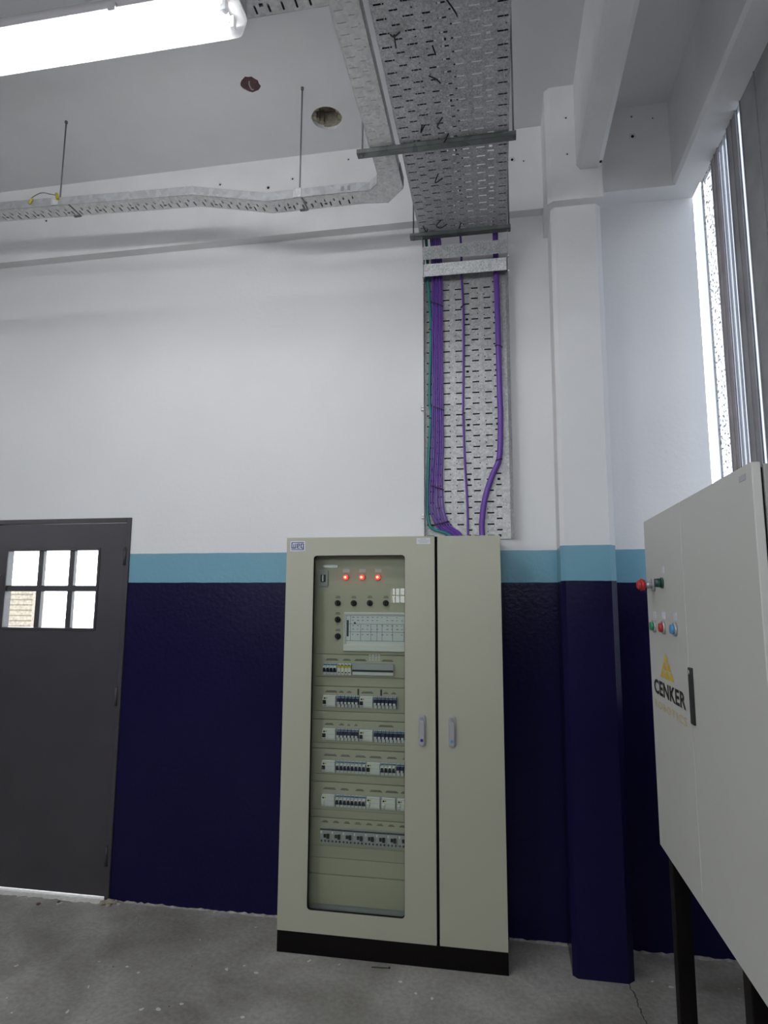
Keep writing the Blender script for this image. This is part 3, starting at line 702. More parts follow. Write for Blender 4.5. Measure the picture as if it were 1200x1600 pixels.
MB().tube(smooth_path([(-1.53, -0.648, 4.085), (-1.525, -0.645, 4.108), (-1.47, -0.64, 4.135), (-1.41, -0.64, 4.12), (-1.355, -0.648, 4.10)]), 0.0025, 6).build('conductor', M_ROD, wires)
MB().cyl((-1.535, -0.65, 4.065), (-1.525, -0.648, 4.10), 0.007, seg=8).build('yellow_end', M_YELLOW, wires)
MB().cyl((-1.350, -0.65, 4.075), (-1.362, -0.648, 4.112), 0.009, seg=8).build('yellow_end', M_YELLOW, wires)

# ================================================================== LAMP
lamp = empty('fluorescent_lamp', (-0.36, -1.81, 3.80), 'lit fluorescent batten light with clear cover under a tray, top left', 'lamp')
lx0, lx1, ly0, ly1 = -1.0, 0.283, -1.885, -1.735
mb = MB().prism(rrect(lx0, lx1, ly0, ly1, 0.035, 5), lambda a, c: (a, c, 3.862), lambda a, c: (a * 0.998, -1.81 + (c + 1.81) * 0.8, ZT - 0.001), smooth=True)
mb.build('housing', M_HOUSING, lamp)
mb = MB().prism(rrect(lx0, lx1, ly0, ly1, 0.035, 5), lambda a, c: (a, c, 3.860), lambda a, c: (-0.36 + (a + 0.36) * 0.985, -1.81 + (c + 1.81) * 0.80, 3.798), smooth=True)
mb.build('clear_cover', M_DIFF, lamp)
MB().prism(rrect(lx0 + 0.002, lx1 - 0.002, ly0 + 0.003, ly1 - 0.003, 0.033, 5), lambda a, c: (a, c, 3.8595), lambda a, c: (a, c, 3.8615)).build('gasket', M_WPLAST, lamp)
MB().box(lx0 + 0.05, lx1 - 0.055, ly0 + 0.018, ly1 - 0.018, 3.853, 3.859).build('reflector', M_REFL, lamp)
for y in (-1.845, -1.775):
    tb = MB().cyl((lx0 + 0.075, y, 3.828), (lx1 - 0.072, y, 3.828), 0.0135, seg=14).build('tube', M_TUBE, lamp)
    MB().cyl((lx1 - 0.072, y, 3.828), (lx1 - 0.056, y, 3.828), 0.0137, seg=14).build('tube_cap', M_STEEL, tb)
    MB().box(lx1 - 0.056, lx1 - 0.042, y - 0.012, y + 0.012, 3.812, 3.858).build('socket', M_WPLAST, tb)
for x in (-0.18, -0.75): MB().box(x - 0.014, x + 0.014, ly0 - 0.006, ly0 + 0.004, 3.846, 3.882).build('cover_clip', M_HOUSING, lamp, bevel=0.002)

def copy_tree(o, parent=None):
    c = o.copy(); COL.objects.link(c); c.parent = parent
    for ch in o.children: copy_tree(ch, c)
    return c
for x, y, lab in ((-1.6, -5.1, 'unseen fluorescent fill light added on the ceiling behind the camera, left'), (0.75, -5.1, 'unseen fluorescent fill light added on the ceiling behind the camera, right')):
    c = copy_tree(lamp); c.location = (x, y, ZC - 0.12); c['label'] = lab  # lamp copies added out of view as even fill light

# ================================================================== CABLES
def cable(pts, r, m, label, group=None):
    mb = MB(); mb.tube(smooth_path(pts, 6), r, 10); return mb.build('power_cable', m, label=label, cat='cable', group=group)
YC = -0.040
def overhead(x, xt, r):   # from the wide tray over its end and down onto the riser
    z = ZT + 0.0205 + r
    return [(xt, -2.7, z), (xt, -1.2, z), (xt + (x - xt) * 0.3, -0.42, z), (x, -0.21, z - 0.004), (x, -0.115, 3.90), (x, -0.062, 3.82)]
for x in [0.732 + 0.0195 * k for k in range(11)] + [0.984, 1.003, 1.176, 1.196, 1.216]:  # black strands added to stand in for the shade seen through the slots
    MB().tube([(x, -2.7, ZT + 0.0108), (x + R.uniform(-0.001, 0.001), -1.4, ZT + 0.0108), (x, -0.23, ZT + 0.0108)], 0.0090, 8).build('slot_shade_cable', M_BLACK, label='black filler cable added in the wide overhead tray to stand in for shade in its slots', cat='cable', group='added black cables that darken the overhead tray slots')
YC = -0.040
G = [(0.750, 3.70), (0.758, 3.60), (0.767, 3.37), (0.757, 2.964), (0.764, 2.854), (0.752, 2.63), (0.742, 2.319), (0.753, 2.207), (0.781, 2.168), (0.85, 2.145), (0.90, 2.106)]
cable(overhead(0.752, 0.742, 0.009) + [(x, YC + 0.004 - 0.012 * max(0, min(1, (2.3 - z) / 0.1)), z) for x, z in G], 0.0088, M_GREEN, 'green cable running down the left edge of the wall tray')
BL = [(0.780, 3.705), (0.779, 3.40), (0.778, 3.038), (0.773, 2.675), (0.763, 2.496), (0.755, 2.319), (0.776, 2.232), (0.808, 2.172), (0.862, 2.142), (0.90, 2.106)]
BR = [(0.836, 3.713), (0.835, 3.40), (0.835, 3.034), (0.835, 2.673), (0.828, 2.494), (0.833, 2.317), (0.851, 2.234), (0.874, 2.188), (0.931, 2.146), (0.955, 2.106)]
ordn = ['leftmost', 'second', 'third', 'fourth', 'fifth', 'rightmost']
for k in range(6):
    t = k / 5; path = []
    for (a, za), (c, zc) in zip(BL, BR):
        path.append((a + (c - a) * t, YC + (0.004 if k % 2 else -0.003), za + (zc - za) * t))
    xt = 0.775 + k * 0.036
    lab = ('%s purple cable of the strapped bundle beside the green cable' % ordn[k]) if k in (0, 5) else ('%s purple cable from the left in the strapped bundle on the wall tray' % ordn[k])
    cable(overhead(path[0][0], xt, 0.0062) + path, 0.0053, M_PURPLE, lab, 'purple cables of the strapped bundle')
T = [(0.956, 3.718), (0.964, 3.453), (0.956, 2.949), (0.955, 2.845), (0.961, 2.576), (0.972, 2.314), (0.974, 2.106)]
cable(overhead(0.958, 0.985, 0.0068) + [(x, -0.026, z) for x, z in T], 0.0065, M_PURPLE, 'single thin purple cable hanging down the middle of the wall tray')
K = [(1.162, 3.72), (1.166, 3.437), (1.169, 2.942), (1.171, 2.834), (1.160, 2.588), (1.117, 2.475), (1.074, 2.345), (1.054, 2.20), (1.057, 2.106)]
cable(overhead(1.162, 1.180, 0.0175) + [(x, -0.038, z) for x, z in K], 0.0165, M_PURPLE, 'thick purple cable curving down the right side of the wall tray')
# black ties
def tie(x0, x1, z0, z1, y, th, label):
    pts = []; n = 16
    for i in range(n):
        a = 2 * math.pi * i / n; u = (math.cos(a) + 1) / 2
        pts.append((x0 + (x1 - x0) * u, y + th * math.sin(a), z0 + (z1 - z0) * u))
    MB().tube(pts, 0.0028, 5, closed=True).build('cable_tie', M_BLACK, label=label, cat='cable tie', group='black ties on the wall tray cables')
tie(0.772, 0.843, 3.555, 3.525, YC, 0.0115, 'topmost black tie around the purple cable bundle')
tie(0.771, 0.843, 2.905, 2.875, YC, 0.0115, 'black tie around the purple bundle, second from the top')
tie(0.765, 0.838, 2.425, 2.400, YC, 0.0115, 'black tie around the purple bundle, third from the top')
tie(0.772, 0.868, 2.190, 2.215, YC - 0.003, 0.0135, 'lowest black tie around the bundle, just above the cabinet top')
tie(0.755, 0.778, 3.387, 3.377, YC + 0.004, 0.0115, 'upper black tie on the green cable')
tie(0.751, 0.774, 2.835, 2.828, YC + 0.004, 0.0115, 'lower black tie on the green cable')
tie(0.948, 0.972, 3.515, 3.535, -0.026, 0.009, 'upper black tie on the thin middle purple cable')
tie(0.946, 0.965, 2.845, 2.860, -0.026, 0.009, 'lower black tie on the thin middle purple cable')
tie(1.148, 1.188, 3.255, 3.245, -0.038, 0.0195, 'upper black tie on the thick purple cable')
tie(1.138, 1.176, 2.560, 2.572, -0.038, 0.0195, 'lower black tie on the thick purple cable at its bend')

# ================================================================== BEIGE CABINET
CF = -0.344; CB = -0.02; CW = 1.154; ZP = 0.102; ZTOP = 2.100
cab = empty('electrical_cabinet', (CW / 2, -0.18, 0), 'tall beige electrical cabinet with a glazed door and breaker rows inside', 'cabinet')
MB().box(0.0, CW, CF + 0.004, CB, 0, ZP).build('plinth', M_BLKSTEEL, cab, bevel=0.001)
mb = MB()
mb.box(0.0, 0.02, CF + 0.024, CB, ZP, ZTOP).box(0.826, 0.840, CF + 0.040, CB, ZP, ZTOP - 0.01).box(CW - 0.02, CW, CF + 0.024, CB, ZP, ZTOP)
mb.box(0.02, CW - 0.02, CF + 0.024, CB, ZP, ZP + 0.02).box(0.02, CW - 0.02, CF + 0.024, CB, ZTOP - 0.02, ZTOP).box(0.02, CW - 0.02, CB - 0.012, CB, ZP + 0.02, ZTOP - 0.02)
mb.build('carcass', M_BEIGE, cab)
MB().box(0.806, 0.834, CF + 0.024, CF + 0.040, ZP, ZTOP).build('door_gasket', M_GASKET_SHADE, cab)
# glazed door
mb = MB()
holed(mb, [(0.0, ZP + 0.002), (0.8125, ZP + 0.002), (0.8125, ZTOP), (0.0, ZTOP)], [rrect(0.154, 0.655, 0.209, 2.001, 0.018)], lambda a, c, d: (a, CF + d, c), 0.02)
gdoor = mb.build('glazed_door', M_BEIGE, cab, bevel=0.0015)
MB().box(0.140, 0.669, CF + 0.0205, CF + 0.0245, 0.195, 2.015).build('glass_pane', M_GLASS, gdoor)
mb = MB(); holed(mb, rrect(0.150, 0.659, 0.205, 2.005, 0.02), [rrect(0.1565, 0.6525, 0.2115, 1.9985, 0.017)], lambda a, c, d: (a, CF + 0.006 + d, c), 0.012); mb.build('glass_seal', M_GASKET_SHADE, gdoor)
sdoor = MB().box(0.8275, CW, CF, CF + 0.02, ZP + 0.002, ZTOP).build('side_door', M_BEIGE, cab, bevel=0.0015)
def swing_handle(x, zc, parent, dot):
    P = rrect(x - 0.018, x + 0.018, zc - 0.078, zc + 0.078, 0.014, 4)
    MB().prism(P, lambda a, c: (a, CF, c), lambda a, c: (a, CF - 0.008, c)).prism(rrect(x - 0.013, x + 0.013, zc - 0.070, zc + 0.048, 0.012, 4), lambda a, c: (a, CF - 0.008, c), lambda a, c: (a, CF - 0.022, c)).build('handle', M_ZINC, parent, bevel=0.002)
    MB().cyl((x, CF - 0.008, zc + 0.060), (x, CF - 0.013, zc + 0.060), 0.009, seg=12).build('key_barrel', M_STEEL, parent)
    MB().cyl((x, CF - 0.022, zc - 0.045), (x, CF - 0.0235, zc - 0.045), 0.008, seg=12).build('handle_badge', dot, parent)
swing_handle(0.745, 1.108, gdoor, M_LOGOBLUE); swing_handle(0.897, 1.108, sdoor, M_SKYBLUE)
# makers plate: block letters on white
MB().box(0.0205, 0.1035, CF - 0.0012, CF, 2.027, 2.081).build('makers_plate', mat('white_sticker', (0.66, 0.68, 0.76), 0.4), gdoor)
mb = MB()
def bar(x0, x1, z0, z1):
    ox, oz, s = 0.0265, 2.0325, 0.001
    mb.box(ox + x0 * s, ox + x1 * s, CF - 0.002, CF - 0.0011, oz + z0 * s, oz + z1 * s)
bar(0, 71, 39, 43); bar(0, 71, 0, 4)                                      # rules above and below
bar(0, 5, 9, 41); bar(11, 15.5, 11, 33); bar(21.5, 26.5, 9, 35); bar(0, 26.5, 9, 13.5)   # w
bar(31.5, 36.5, 9, 35); bar(31.5, 48, 31, 35); bar(43.5, 48, 20, 35); bar(31.5, 48, 20, 24); bar(31.5, 48, 9, 13)   # e
bar(53, 58, 9, 35); bar(53, 71, 31, 35); bar(66, 71, 2, 35); bar(53, 71, 9, 13)   # g
mb.build('makers_lettering', M_LOGOBLUE, gdoor)
MB().box(0.718, 0.790, CF - 0.0012, CF, 2.058, 2.090).build('rating_label', M_CREAM, gdoor)
mb = MB()
for i, (a, c) in enumerate(((0.735, 0.770), (0.724, 0.786), (0.728, 0.782), (0.732, 0.776))): mb.box(a, c, CF - 0.0018, CF - 0.0011, 2.083 - i * 0.0065, 2.0855 - i * 0.0065)
mb.build('rating_print', M_GPLAST, gdoor)
for x in (0.18, 1.08): MB().cyl((x, -0.10, ZTOP), (x, -0.10, ZTOP + 0.012), 0.014, seg=12).build('lifting_eye', M_ZINC, cab)

# inner cover plates
CI = -0.244
seams = [0.125, 0.20, 0.345, 0.425, 0.485, 0.625, 0.665, 0.805, 0.845, 0.975, 1.005, 1.125, 1.170, 1.300, 1.350, 1.470, 2.065]
prot = {}
for i, (a, c) in enumerate(zip(seams, seams[1:])):
    rec = 0.0 if (c - a) > 0.1 else 0.006
    m = M_BEIGE_IN
    if i == 0: MB().box(0.03, 0.80, CI + 0.02, CI + 0.06, a, c - 0.004).build('cable_duct', M_GPLAST, cab, bevel=0.002); continue
    o = MB().box(0.03, 0.80, CI + rec, CI + 0.012, a + 0.0012, c - 0.0012).build('cover_plate', m, cab, bevel=0.0012)
top_plate = o
# pilot lights, switches, meter
for x in (0.313, 0.404, 0.493):
    o = MB().cyl((x, CI, 1.887), (x, CI - 0.010, 1.887), 0.0155, seg=16).build('pilot_light', M_BLACK, cab)
    MB().cyl((x, CI - 0.010, 1.887), (x, CI - 0.024, 1.887), 0.0145, 0.012, seg=16).build('red_lens', M_REDLED, o)
    MB().cyl((x, CI - 0.024, 1.887), (x, CI - 0.0245, 1.887), 0.007, seg=12).build('lens_centre', M_REDHOT, o)
    MB().box(x - 0.018, x + 0.018, CI - 0.001, CI, 1.914, 1.933).build('name_tag', M_CREAM, cab)
for x, z in ((0.268, 1.746), (0.358, 1.746), (0.448, 1.747), (0.537, 1.747), (0.269, 1.657), (0.271, 1.567)):
    o = MB().cyl((x, CI, z), (x, CI - 0.008, z), 0.0165, seg=18).cyl((x, CI - 0.008, z), (x, CI - 0.022, z), 0.013, 0.0115, seg=16).build('selector_switch', M_BLACK, cab)
    MB().box(x - 0.003, x + 0.003, CI - 0.032, CI - 0.021, z - 0.012, z + 0.012).build('knob_grip', M_BLACK, o, bevel=0.001)
    mb = MB()
    for k, wd in enumerate((0.028, 0.022)): mb.box(x - wd / 2, x + wd / 2, CI - 0.0008, CI, z + 0.028 + k * 0.007, z + 0.031 + k * 0.007)
    mb.build('name_print', M_INK, cab)
o = MB().box(0.160, 0.212, CI - 0.012, CI, 1.838, 1.925).build('selector_plate', M_GPLAST, cab, bevel=0.002)
MB().box(0.172, 0.199, CI - 0.020, CI - 0.012, 1.862, 1.902).build('dial', M_INK, o, bevel=0.002)
MB().box(0.182, 0.189, CI - 0.024, CI - 0.020, 1.865, 1.899).build('dial_pointer', M_WPLAST, o)
o = MB().box(0.162, 0.265, CI - 0.006, CI, 1.940, 1.955).build('catch_bar', M_STEEL, cab)
# schedule holder
mb = MB(); mb.box(0.306, 0.760, CI - 0.008, CI, 1.490, 1.697).box(0.306, 0.760, CI - 0.020, CI - 0.008, 1.490, 1.522).box(0.306, 0.760, CI - 0.014, CI - 0.008, 1.686, 1.697).box(0.306, 0.311, CI - 0.014, CI - 0.008, 1.52, 1.688)
hold = mb.build('document_holder', M_WPLAST, cab, bevel=0.002)
MB().box(0.313, 0.757, CI - 0.0092, CI - 0.008, 1.538, 1.682).build('schedule_sheet', M_PAPER, hold)
mb = MB(); yy = (CI - 0.0100, CI - 0.0092)
gx = [0.319, 0.343, 0.400, 0.456, 0.490, 0.518, 0.575, 0.637, 0.70, 0.752]
for k, x in enumerate(gx): mb.box(x - 0.0008, x + 0.0008, *yy, 1.545 if k else 1.525, 1.679 if k in (0, 1, 9) else 1.632)
for z in (1.679, 1.634, 1.592, 1.545): mb.box(0.319, 0.752, *yy, z - 0.0008, z + 0.0008)
mb.box(0.322, 0.333, *yy, 1.567, 1.655)
mb.build('schedule_grid', M_INK, hold)
mb = MB()
for r_ in range(5):
    for c_ in range(15):
        x = 0.352 + c_ * 0.027; z = (1.666, 1.650, 1.622, 1.603, 1.574)[r_] + 0.004
        if R.random() < 0.88: mb.box(x, x + R.uniform(0.006, 0.013), *yy, z - 0.0016, z + 0.0012)
mb.box(0.362, 0.372, *yy, 1.635, 1.644)
tag(mb.build('schedule_text', M_INK, hold), kind='stuff')
# ---- breaker kinds, built once each (local origin at the rail face)
def proto(fn, name, mats):
    mb = MB(); fn(mb); o = mb.build(name, mats); data = o.data
    off = ORI[o].copy(); 
    for v in data.vertices: v.co += off
    bpy.data.objects.remove(o); return data
def br_white(m):
    m.box(0.0006, 0.0172, -0.010, 0, -0.030, 0.030, 0).box(0.0006, 0.0172, -0.024, -0.010, -0.014, 0.017, 0)
    m.box(0.0006, 0.0172, -0.0112, -0.0098, 0.020, 0.0275, 2).hexa([(0.001, -0.028, -0.009), (0.0168, -0.028, -0.009), (0.0168, -0.024, -0.011), (0.001, -0.024, -0.011), (0.0045, -0.036, 0.009), (0.0133, -0.036, 0.009), (0.0133, -0.024, 0.009), (0.0045, -0.024, 0.009)], 1)
    m.box(0.0006, 0.0172, -0.0248, -0.0238, -0.014, -0.006, 1)
def br_dark(m):
    m.box(0.0006, 0.0172, -0.010, 0, -0.030, 0.030, 0).box(0.0006, 0.0172, -0.024, -0.010, -0.012, 0.017, 1)
    m.box(0.003, 0.0148, -0.034, -0.024, -0.010, 0.000, 0).box(0.0006, 0.0172, -0.0112, -0.0098, 0.019, 0.026, 2).cyl((0.009, -0.0098, 0.0285), (0.009, -0.0108, 0.0285), 0.002, seg=6, m=1)
    m.box(0.0172, 0.0178, -0.012, 0, -0.03, 0.03, 1)
def br_surge(m):
    m.box(0.0006, 0.0172, -0.010, 0, -0.030, 0.030, 0).box(0.0006, 0.0172, -0.022, -0.010, -0.020, 0.022, 0).box(0.0008, 0.0170, -0.0235, -0.0218, 0.010, 0.022, 1)
    m.box(0.004, 0.0138, -0.0245, -0.0218, 0.021, 0.026, 2).cyl((0.009, -0.022, -0.015), (0.009, -0.0235, -0.015), 0.004, seg=8, m=2)
def br_rcd(m, white=False):
    m.box(0.0006, 0.071, -0.010, 0, -0.030, 0.030, 0).box(0.0006, 0.071, -0.022, -0.010, -0.020, 0.024, 0).box(0.022, 0.071, -0.0225, -0.0218, 0.0015, 0.0025, 3)
    m.box(0.003, 0.019, -0.030, -0.022, -0.013, 0.006, 0 if white else 1).box(0.006, 0.016, -0.036, -0.028, -0.010, -0.002, 0 if white else 1).cyl((0.011, -0.022, 0.016), (0.011, -0.025, 0.016), 0.0045, seg=8, m=1)
    m.box(0.005, 0.017, -0.0112, -0.0098, -0.027, -0.022, 3); m.box(0.016, 0.026, -0.0232, -0.022, 0.014, 0.020, 2)
def br_motor(m):
    m.box(0.0006, 0.0585, -0.024, 0, -0.036, 0.034, 0).box(0.0006, 0.0585, -0.0245, -0.0238, 0.026, 0.034, 3)
    m.box(0.022, 0.034, -0.031, -0.024, -0.008, 0.008, 1).box(0.038, 0.051, -0.034, -0.024, -0.012, 0.010, 1).box(0.004, 0.013, -0.026, -0.024, 0.010, 0.022, 2)
    for x in (0.010, 0.029, 0.048): m.cyl((x, -0.024, -0.026), (x, -0.0255, -0.026), 0.0055, seg=8, m=3)
P_WHITE = proto(br_white, 'circuit_breaker', [M_WPLAST, M_NAVY, M_BLUE])
P_DARK = proto(br_dark, 'circuit_breaker', [M_WPLAST, M_NAVY, M_BLUE])
P_SURGE = proto(br_surge, 'surge_protector', [M_WPLAST, M_YELLOW, M_INK])
P_RCD = proto(br_rcd, 'earth_leakage_breaker', [M_WPLAST, M_BLACK, M_YELLOW, M_GPLAST])
P_RCDW = proto(lambda m: br_rcd(m, True), 'earth_leakage_breaker', [M_WPLAST, M_BLACK, M_YELLOW, M_GPLAST])
P_MOTOR = proto(br_motor, 'motor_breaker', [M_GPLAST, M_BLACK, M_WPLAST, M_INK])
def row(z, items, x0, x1):
    rail = MB().box(x0 - 0.004, x1 + 0.004, CI - 0.003, CI, z - 0.033, z + 0.033).build('breaker_row', M_GPLAST, cab)
    for name, data, x in items:
        o = bpy.data.objects.new(name, data); COL.objects.link(o); o.parent = rail
        o.location = Vector((x, CI - 0.003, z)) - ORI[rail]
    return rail
CBN, SPN, RCN, MBN = 'circuit_breaker', 'surge_protector', 'earth_leakage_breaker', 'motor_breaker'
def seq(name, data, x, n, p=0.0184): return [(name, data, x + i * p) for i in range(n)]
r1 = row(1.392, seq(CBN, P_WHITE, 0.196, 4, 0.0192) + seq(SPN, P_SURGE, 0.276, 4, 0.0192), 0.196, 0.582)
mb = MB(); mb.box(0.358, 0.580, CI - 0.012, CI - 0.003, 1.362, 1.424, 0).box(0.358, 0.580, CI - 0.018, CI - 0.012, 1.383, 1.392, 1).box(0.358, 0.580, CI - 0.0125, CI - 0.0118, 1.366, 1.380, 2)
mb.build('blanking_strip', [M_GPLAST, M_INK, M_WPLAST], r1)
row(1.224, [(RCN, P_RCD, 0.197)] + seq(CBN, P_DARK, 0.277, 6, 0.0198) + [(RCN, P_RCD, 0.400)] + seq(CBN, P_DARK, 0.477, 6, 0.0205), 0.197, 0.602)
row(1.052, [(RCN, P_RCD, 0.198)] + seq(CBN, P_DARK, 0.277, 6, 0.0198) + [(RCN, P_RCD, 0.400)] + seq(CBN, P_DARK, 0.480, 12, 0.0205), 0.198, 0.73)
row(0.888, [(RCN, P_RCD, 0.198)] + seq(CBN, P_WHITE, 0.276, 8, 0.0202) + [(RCN, P_RCD, 0.440)] + seq(CBN, P_WHITE, 0.516, 4, 0.0205) + seq(CBN, P_DARK, 0.600, 6, 0.0202), 0.198, 0.73)
row(0.716, [(RCN, P_RCDW, 0.199)] + seq(CBN, P_WHITE, 0.277, 8, 0.0202) + [(RCN, P_RCDW, 0.441), (RCN, P_RCDW, 0.522), (RCN, P_RCDW, 0.603)], 0.199, 0.70)
row(0.545, seq(MBN, P_MOTOR, 0.196, 9, 0.0590), 0.196, 0.73)
# printed circuit names above each row
for z, segs in ((1.437, [(0.205, 0.275), (0.300, 0.345), (0.365, 0.432), (0.515, 0.578)]), (1.268, [(0.205, 0.272), (0.282, 0.308), (0.325, 0.352), (0.405, 0.470), (0.525, 0.552), (0.568, 0.594)]),
                (1.098, [(0.205, 0.255), (0.285, 0.312), (0.330, 0.346), (0.368, 0.386), (0.50, 0.58)]), (0.938, [(0.203, 0.275), (0.295, 0.348), (0.375, 0.432), (0.452, 0.517), (0.545, 0.598), (0.63, 0.66)]),
                (0.768, [(0.203, 0.272), (0.297, 0.342), (0.378, 0.425), (0.456, 0.520), (0.538, 0.606), (0.62, 0.66)]), (0.602, [(0.200 + i * 0.059, 0.233 + i * 0.059) for i in range(8)])):
    mb = MB()
    for a, c in segs:
        mb.box(a, c, CI - 0.0009, CI - 0.0001, z, z + 0.0035); mb.box(a + 0.006, c - 0.006, CI - 0.0009, CI - 0.0001, z + 0.006, z + 0.009)
    mb.build('circuit_name_print', M_INK, cab)
mb = MB()
for i in range(4):
    x = 0.445 + i * 0.017
    for z in (1.440, 1.452, 1.464): mb.box(x, x + 0.010, CI - 0.0009, CI - 0.0001, z, z + 0.008)
mb.build('circuit_name_print', M_CREAM, cab)
for x in (0.383, 0.508): MB().box(x, x + 0.010, CI - 0.0009, CI - 0.0001, 1.258, 1.290).build('circuit_name_print', M_INK, cab)

# ================================================================== GREY CABINET ON LEGS (right)
XF = 1.65; YA, YB, YS = -1.340, -2.330, -1.800; Z0, Z1 = 0.970, 2.038
rc = empty('control_cabinet', (1.80, -1.83, 0), 'light grey robot control cabinet on black legs at the right edge', 'cabinet')
MB().box(XF + 0.024, 1.99, YB + 0.004, YA - 0.004, Z0 + 0.004, Z1 - 0.003).build('body', M_LGREY_D, rc, bevel=0.003)
MB().box(XF + 0.018, XF + 0.024, YB + 0.010, YA - 0.010, Z0 + 0.010, Z1 - 0.010).build('door_gasket', M_GASKET_SHADE, rc)
fdoor = MB().box(XF, XF + 0.018, YS + 0.0012, YA, Z0, Z1).build('door', M_LGREY, rc, bevel=0.002)
ndoor = MB().box(XF, XF + 0.018, YB, YS - 0.0012, Z0, Z1).build('door', M_LGREY, rc, bevel=0.002)
MB().box(XF - 0.006, XF + 0.002, -1.838, -1.808, 1.436, 1.584).build('recessed_handle', M_BLACK, ndoor, bevel=0.002)
MB().cyl((XF - 0.006, -1.823, 1.572), (XF - 0.009, -1.823, 1.572), 0.006, seg=10).build('handle_lock', M_ZINC, ndoor)
MB().box(XF - 0.001, XF, -2.300, -2.262, 2.008, 2.020).build('small_label', M_GPLAST, ndoor)
MB().box(1.70, 1.955, YB + 0.001, YB + 0.006, Z0 + 0.05, Z1 - 0.055).build('side_panel', M_WPLAST, rc, bevel=0.001)
# push buttons on the far door
e = MB().cyl((XF, -1.452, 1.815), (XF - 0.008, -1.452, 1.815), 0.021, seg=18).cyl((XF - 0.008, -1.452, 1.815), (XF - 0.030, -1.452, 1.815), 0.012, seg=16).build('emergency_stop', M_ZINC, fdoor)
MB().cyl((XF - 0.030, -1.452, 1.815), (XF - 0.042, -1.452, 1.815), 0.017, 0.021, seg=18).cyl((XF - 0.042, -1.452, 1.815), (XF - 0.054, -1.452, 1.815), 0.021, 0.012, seg=18).build('emergency_stop_head', M_RED, fdoor)
MB().cyl((XF, -1.565, 1.818), (XF - 0.006, -1.565, 1.818), 0.017, seg=18).cyl((XF - 0.006, -1.565, 1.818), (XF - 0.024, -1.565, 1.818), 0.0145, 0.013, seg=16).build('green_knob', M_DKGREEN, fdoor)
MB().box(XF - 0.001, XF, -1.59, -1.565, 1.846, 1.868).build('name_tag', M_CREAM, fdoor)
for y, m, nm in ((-1.435, M_GREENB, 'green_button'), (-1.555, M_RED, 'red_button'), (-1.690, M_SKYBLUE, 'blue_button')):
    MB().cyl((XF, y, 1.680), (XF - 0.007, y, 1.680), 0.020, seg=18).build('button_bezel', M_ZINC, fdoor)
    MB().cyl((XF - 0.007, y, 1.680), (XF - 0.016, y, 1.680), 0.0145, 0.013, seg=16).build(nm, m, fdoor)
    MB().box(XF - 0.001, XF, y - 0.018, y + 0.018, 1.706, 1.728).build('name_tag', M_CREAM, fdoor)
# printed emblem: a triangle made of smaller ones, and the two words
mb = MB()
ax, az, bw_, bh = -1.557, 1.523, 0.165, 0.078
def tri(u, v, s):   # u,v in 0..1 of the big triangle's box
    P = [(u, v), (u + s, v), (u + s / 2, v + s)]
    mb.add([(XF - 0.0009, ax + bw_ / 2 - q[0] * bw_, az + q[1] * bh) for q in P], [(0, 1, 2)], 0)
for u, v in ((0, 0), (0.335, 0), (0.67, 0), (0.168, 0.335), (0.503, 0.335), (0.335, 0.67)): tri(u, v, 0.33)
for u, v in ((0.168, 0), (0.503, 0), (0.335, 0.335)):
    P = [(u + 0.04, v + 0.30), (u + 0.29, v + 0.30), (u + 0.165, v + 0.05)]
    mb.add([(XF - 0.0009, ax + bw_ / 2 - q[0] * bw_, az + q[1] * bh) for q in P], [(2, 1, 0)], 1)
mb.build('emblem', [M_LOGOYEL, M_LOGOYEL2], fdoor)
lettering('emblem_lettering', 'CENKER', M_BLACK, fdoor, (XF, -1.381, 1.461), (0, -1, 0), (0, 0, 1), 0.06, 0.372, 0.047, bold=0.03, spacing=1.05)
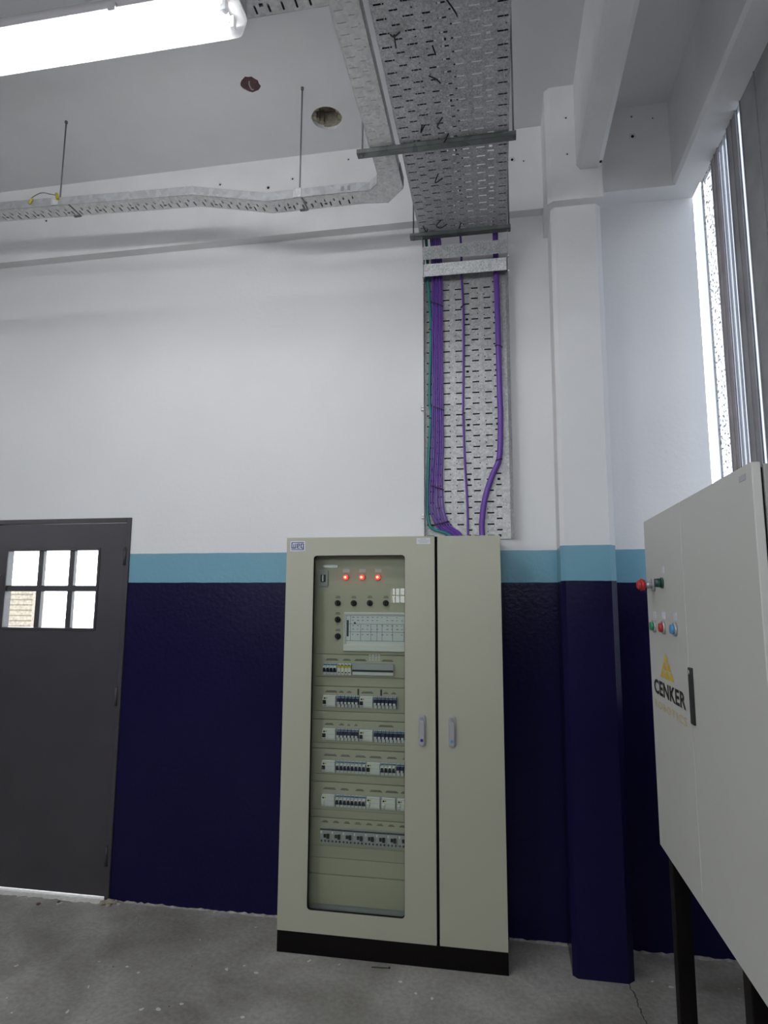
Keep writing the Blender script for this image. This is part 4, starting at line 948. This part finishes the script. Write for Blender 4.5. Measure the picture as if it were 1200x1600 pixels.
lettering('emblem_lettering', 'ROBOTICS', M_LOGOYEL2, fdoor, (XF, -1.381, 1.417), (0, -1, 0), (0, 0, 1), 0.03, 0.372, 0.024, bold=0.012, spacing=1.35)
# stand
for x in (XF + 0.028, 1.955):
    for y in (-1.455, -2.085): MB().box(x - 0.024, x + 0.024, y - 0.024, y + 0.024, 0, Z0 - 0.001).build('leg', M_BLKSTEEL, rc, bevel=0.002)
mb = MB()
for x in (XF + 0.040, 1.955): mb.box(x - 0.012, x + 0.012, YB + 0.02, YA - 0.02, Z0 - 0.012, Z0 + 0.003)
mb.build('stand_rail', M_BLKSTEEL, rc, bevel=0.002)

# ================================================================== SMALL THINGS ON THE FLOOR
s = empty('screw', (0.545, -0.385, 0), 'dark screw lying on the floor in front of the cabinet plinth', 'screw')
MB().cyl((0.500, -0.392, 0.003), (0.585, -0.384, 0.003), 0.0026, 0.002, seg=8).build('shank', M_BLACK, s)
MB().cyl((0.583, -0.384, 0.0045), (0.590, -0.3835, 0.0045), 0.0045, seg=8).build('screw_head', M_BLACK, s)
def pebble(c, r, m, name, label, cat, group, squash=0.6):
    bm = bmesh.new(); bmesh.ops.create_icosphere(bm, subdivisions=2, radius=r)
    mb = MB(); V = []
    for v in bm.verts:
        k = R.uniform(0.75, 1.2); V.append((c[0] + v.co.x * k, c[1] + v.co.y * k, max(0.0, c[2] + v.co.z * k * squash)))
    F = [tuple(v.index for v in f.verts) for f in bm.faces]; bm.free()
    mb.add(V, F); return mb.build(name, m, label=label, cat=cat, group=group)
for i, (x, y, r) in enumerate(((-1.135, -0.03, 0.026), (-1.165, -0.045, 0.022), (-1.10, -0.022, 0.018), (-1.12, -0.065, 0.014), (-1.075, -0.035, 0.012))):
    pebble((x, y, r * 0.35), r, M_RAW, 'rubble_lump', 'crumbled concrete lump at the foot of the grey door frame', 'rubble', 'rubble at the foot of the door frame')
for i, (x, y, r) in enumerate(((-1.53, -0.12, 0.012), (-1.43, -0.075, 0.010))):
    pebble((x, y, r * 0.4), r, M_RUST, 'leaf_litter', ('reddish crumb on the floor left of its twin, below the door', 'reddish crumb on the floor nearest the door hinge side')[i], 'litter', None)
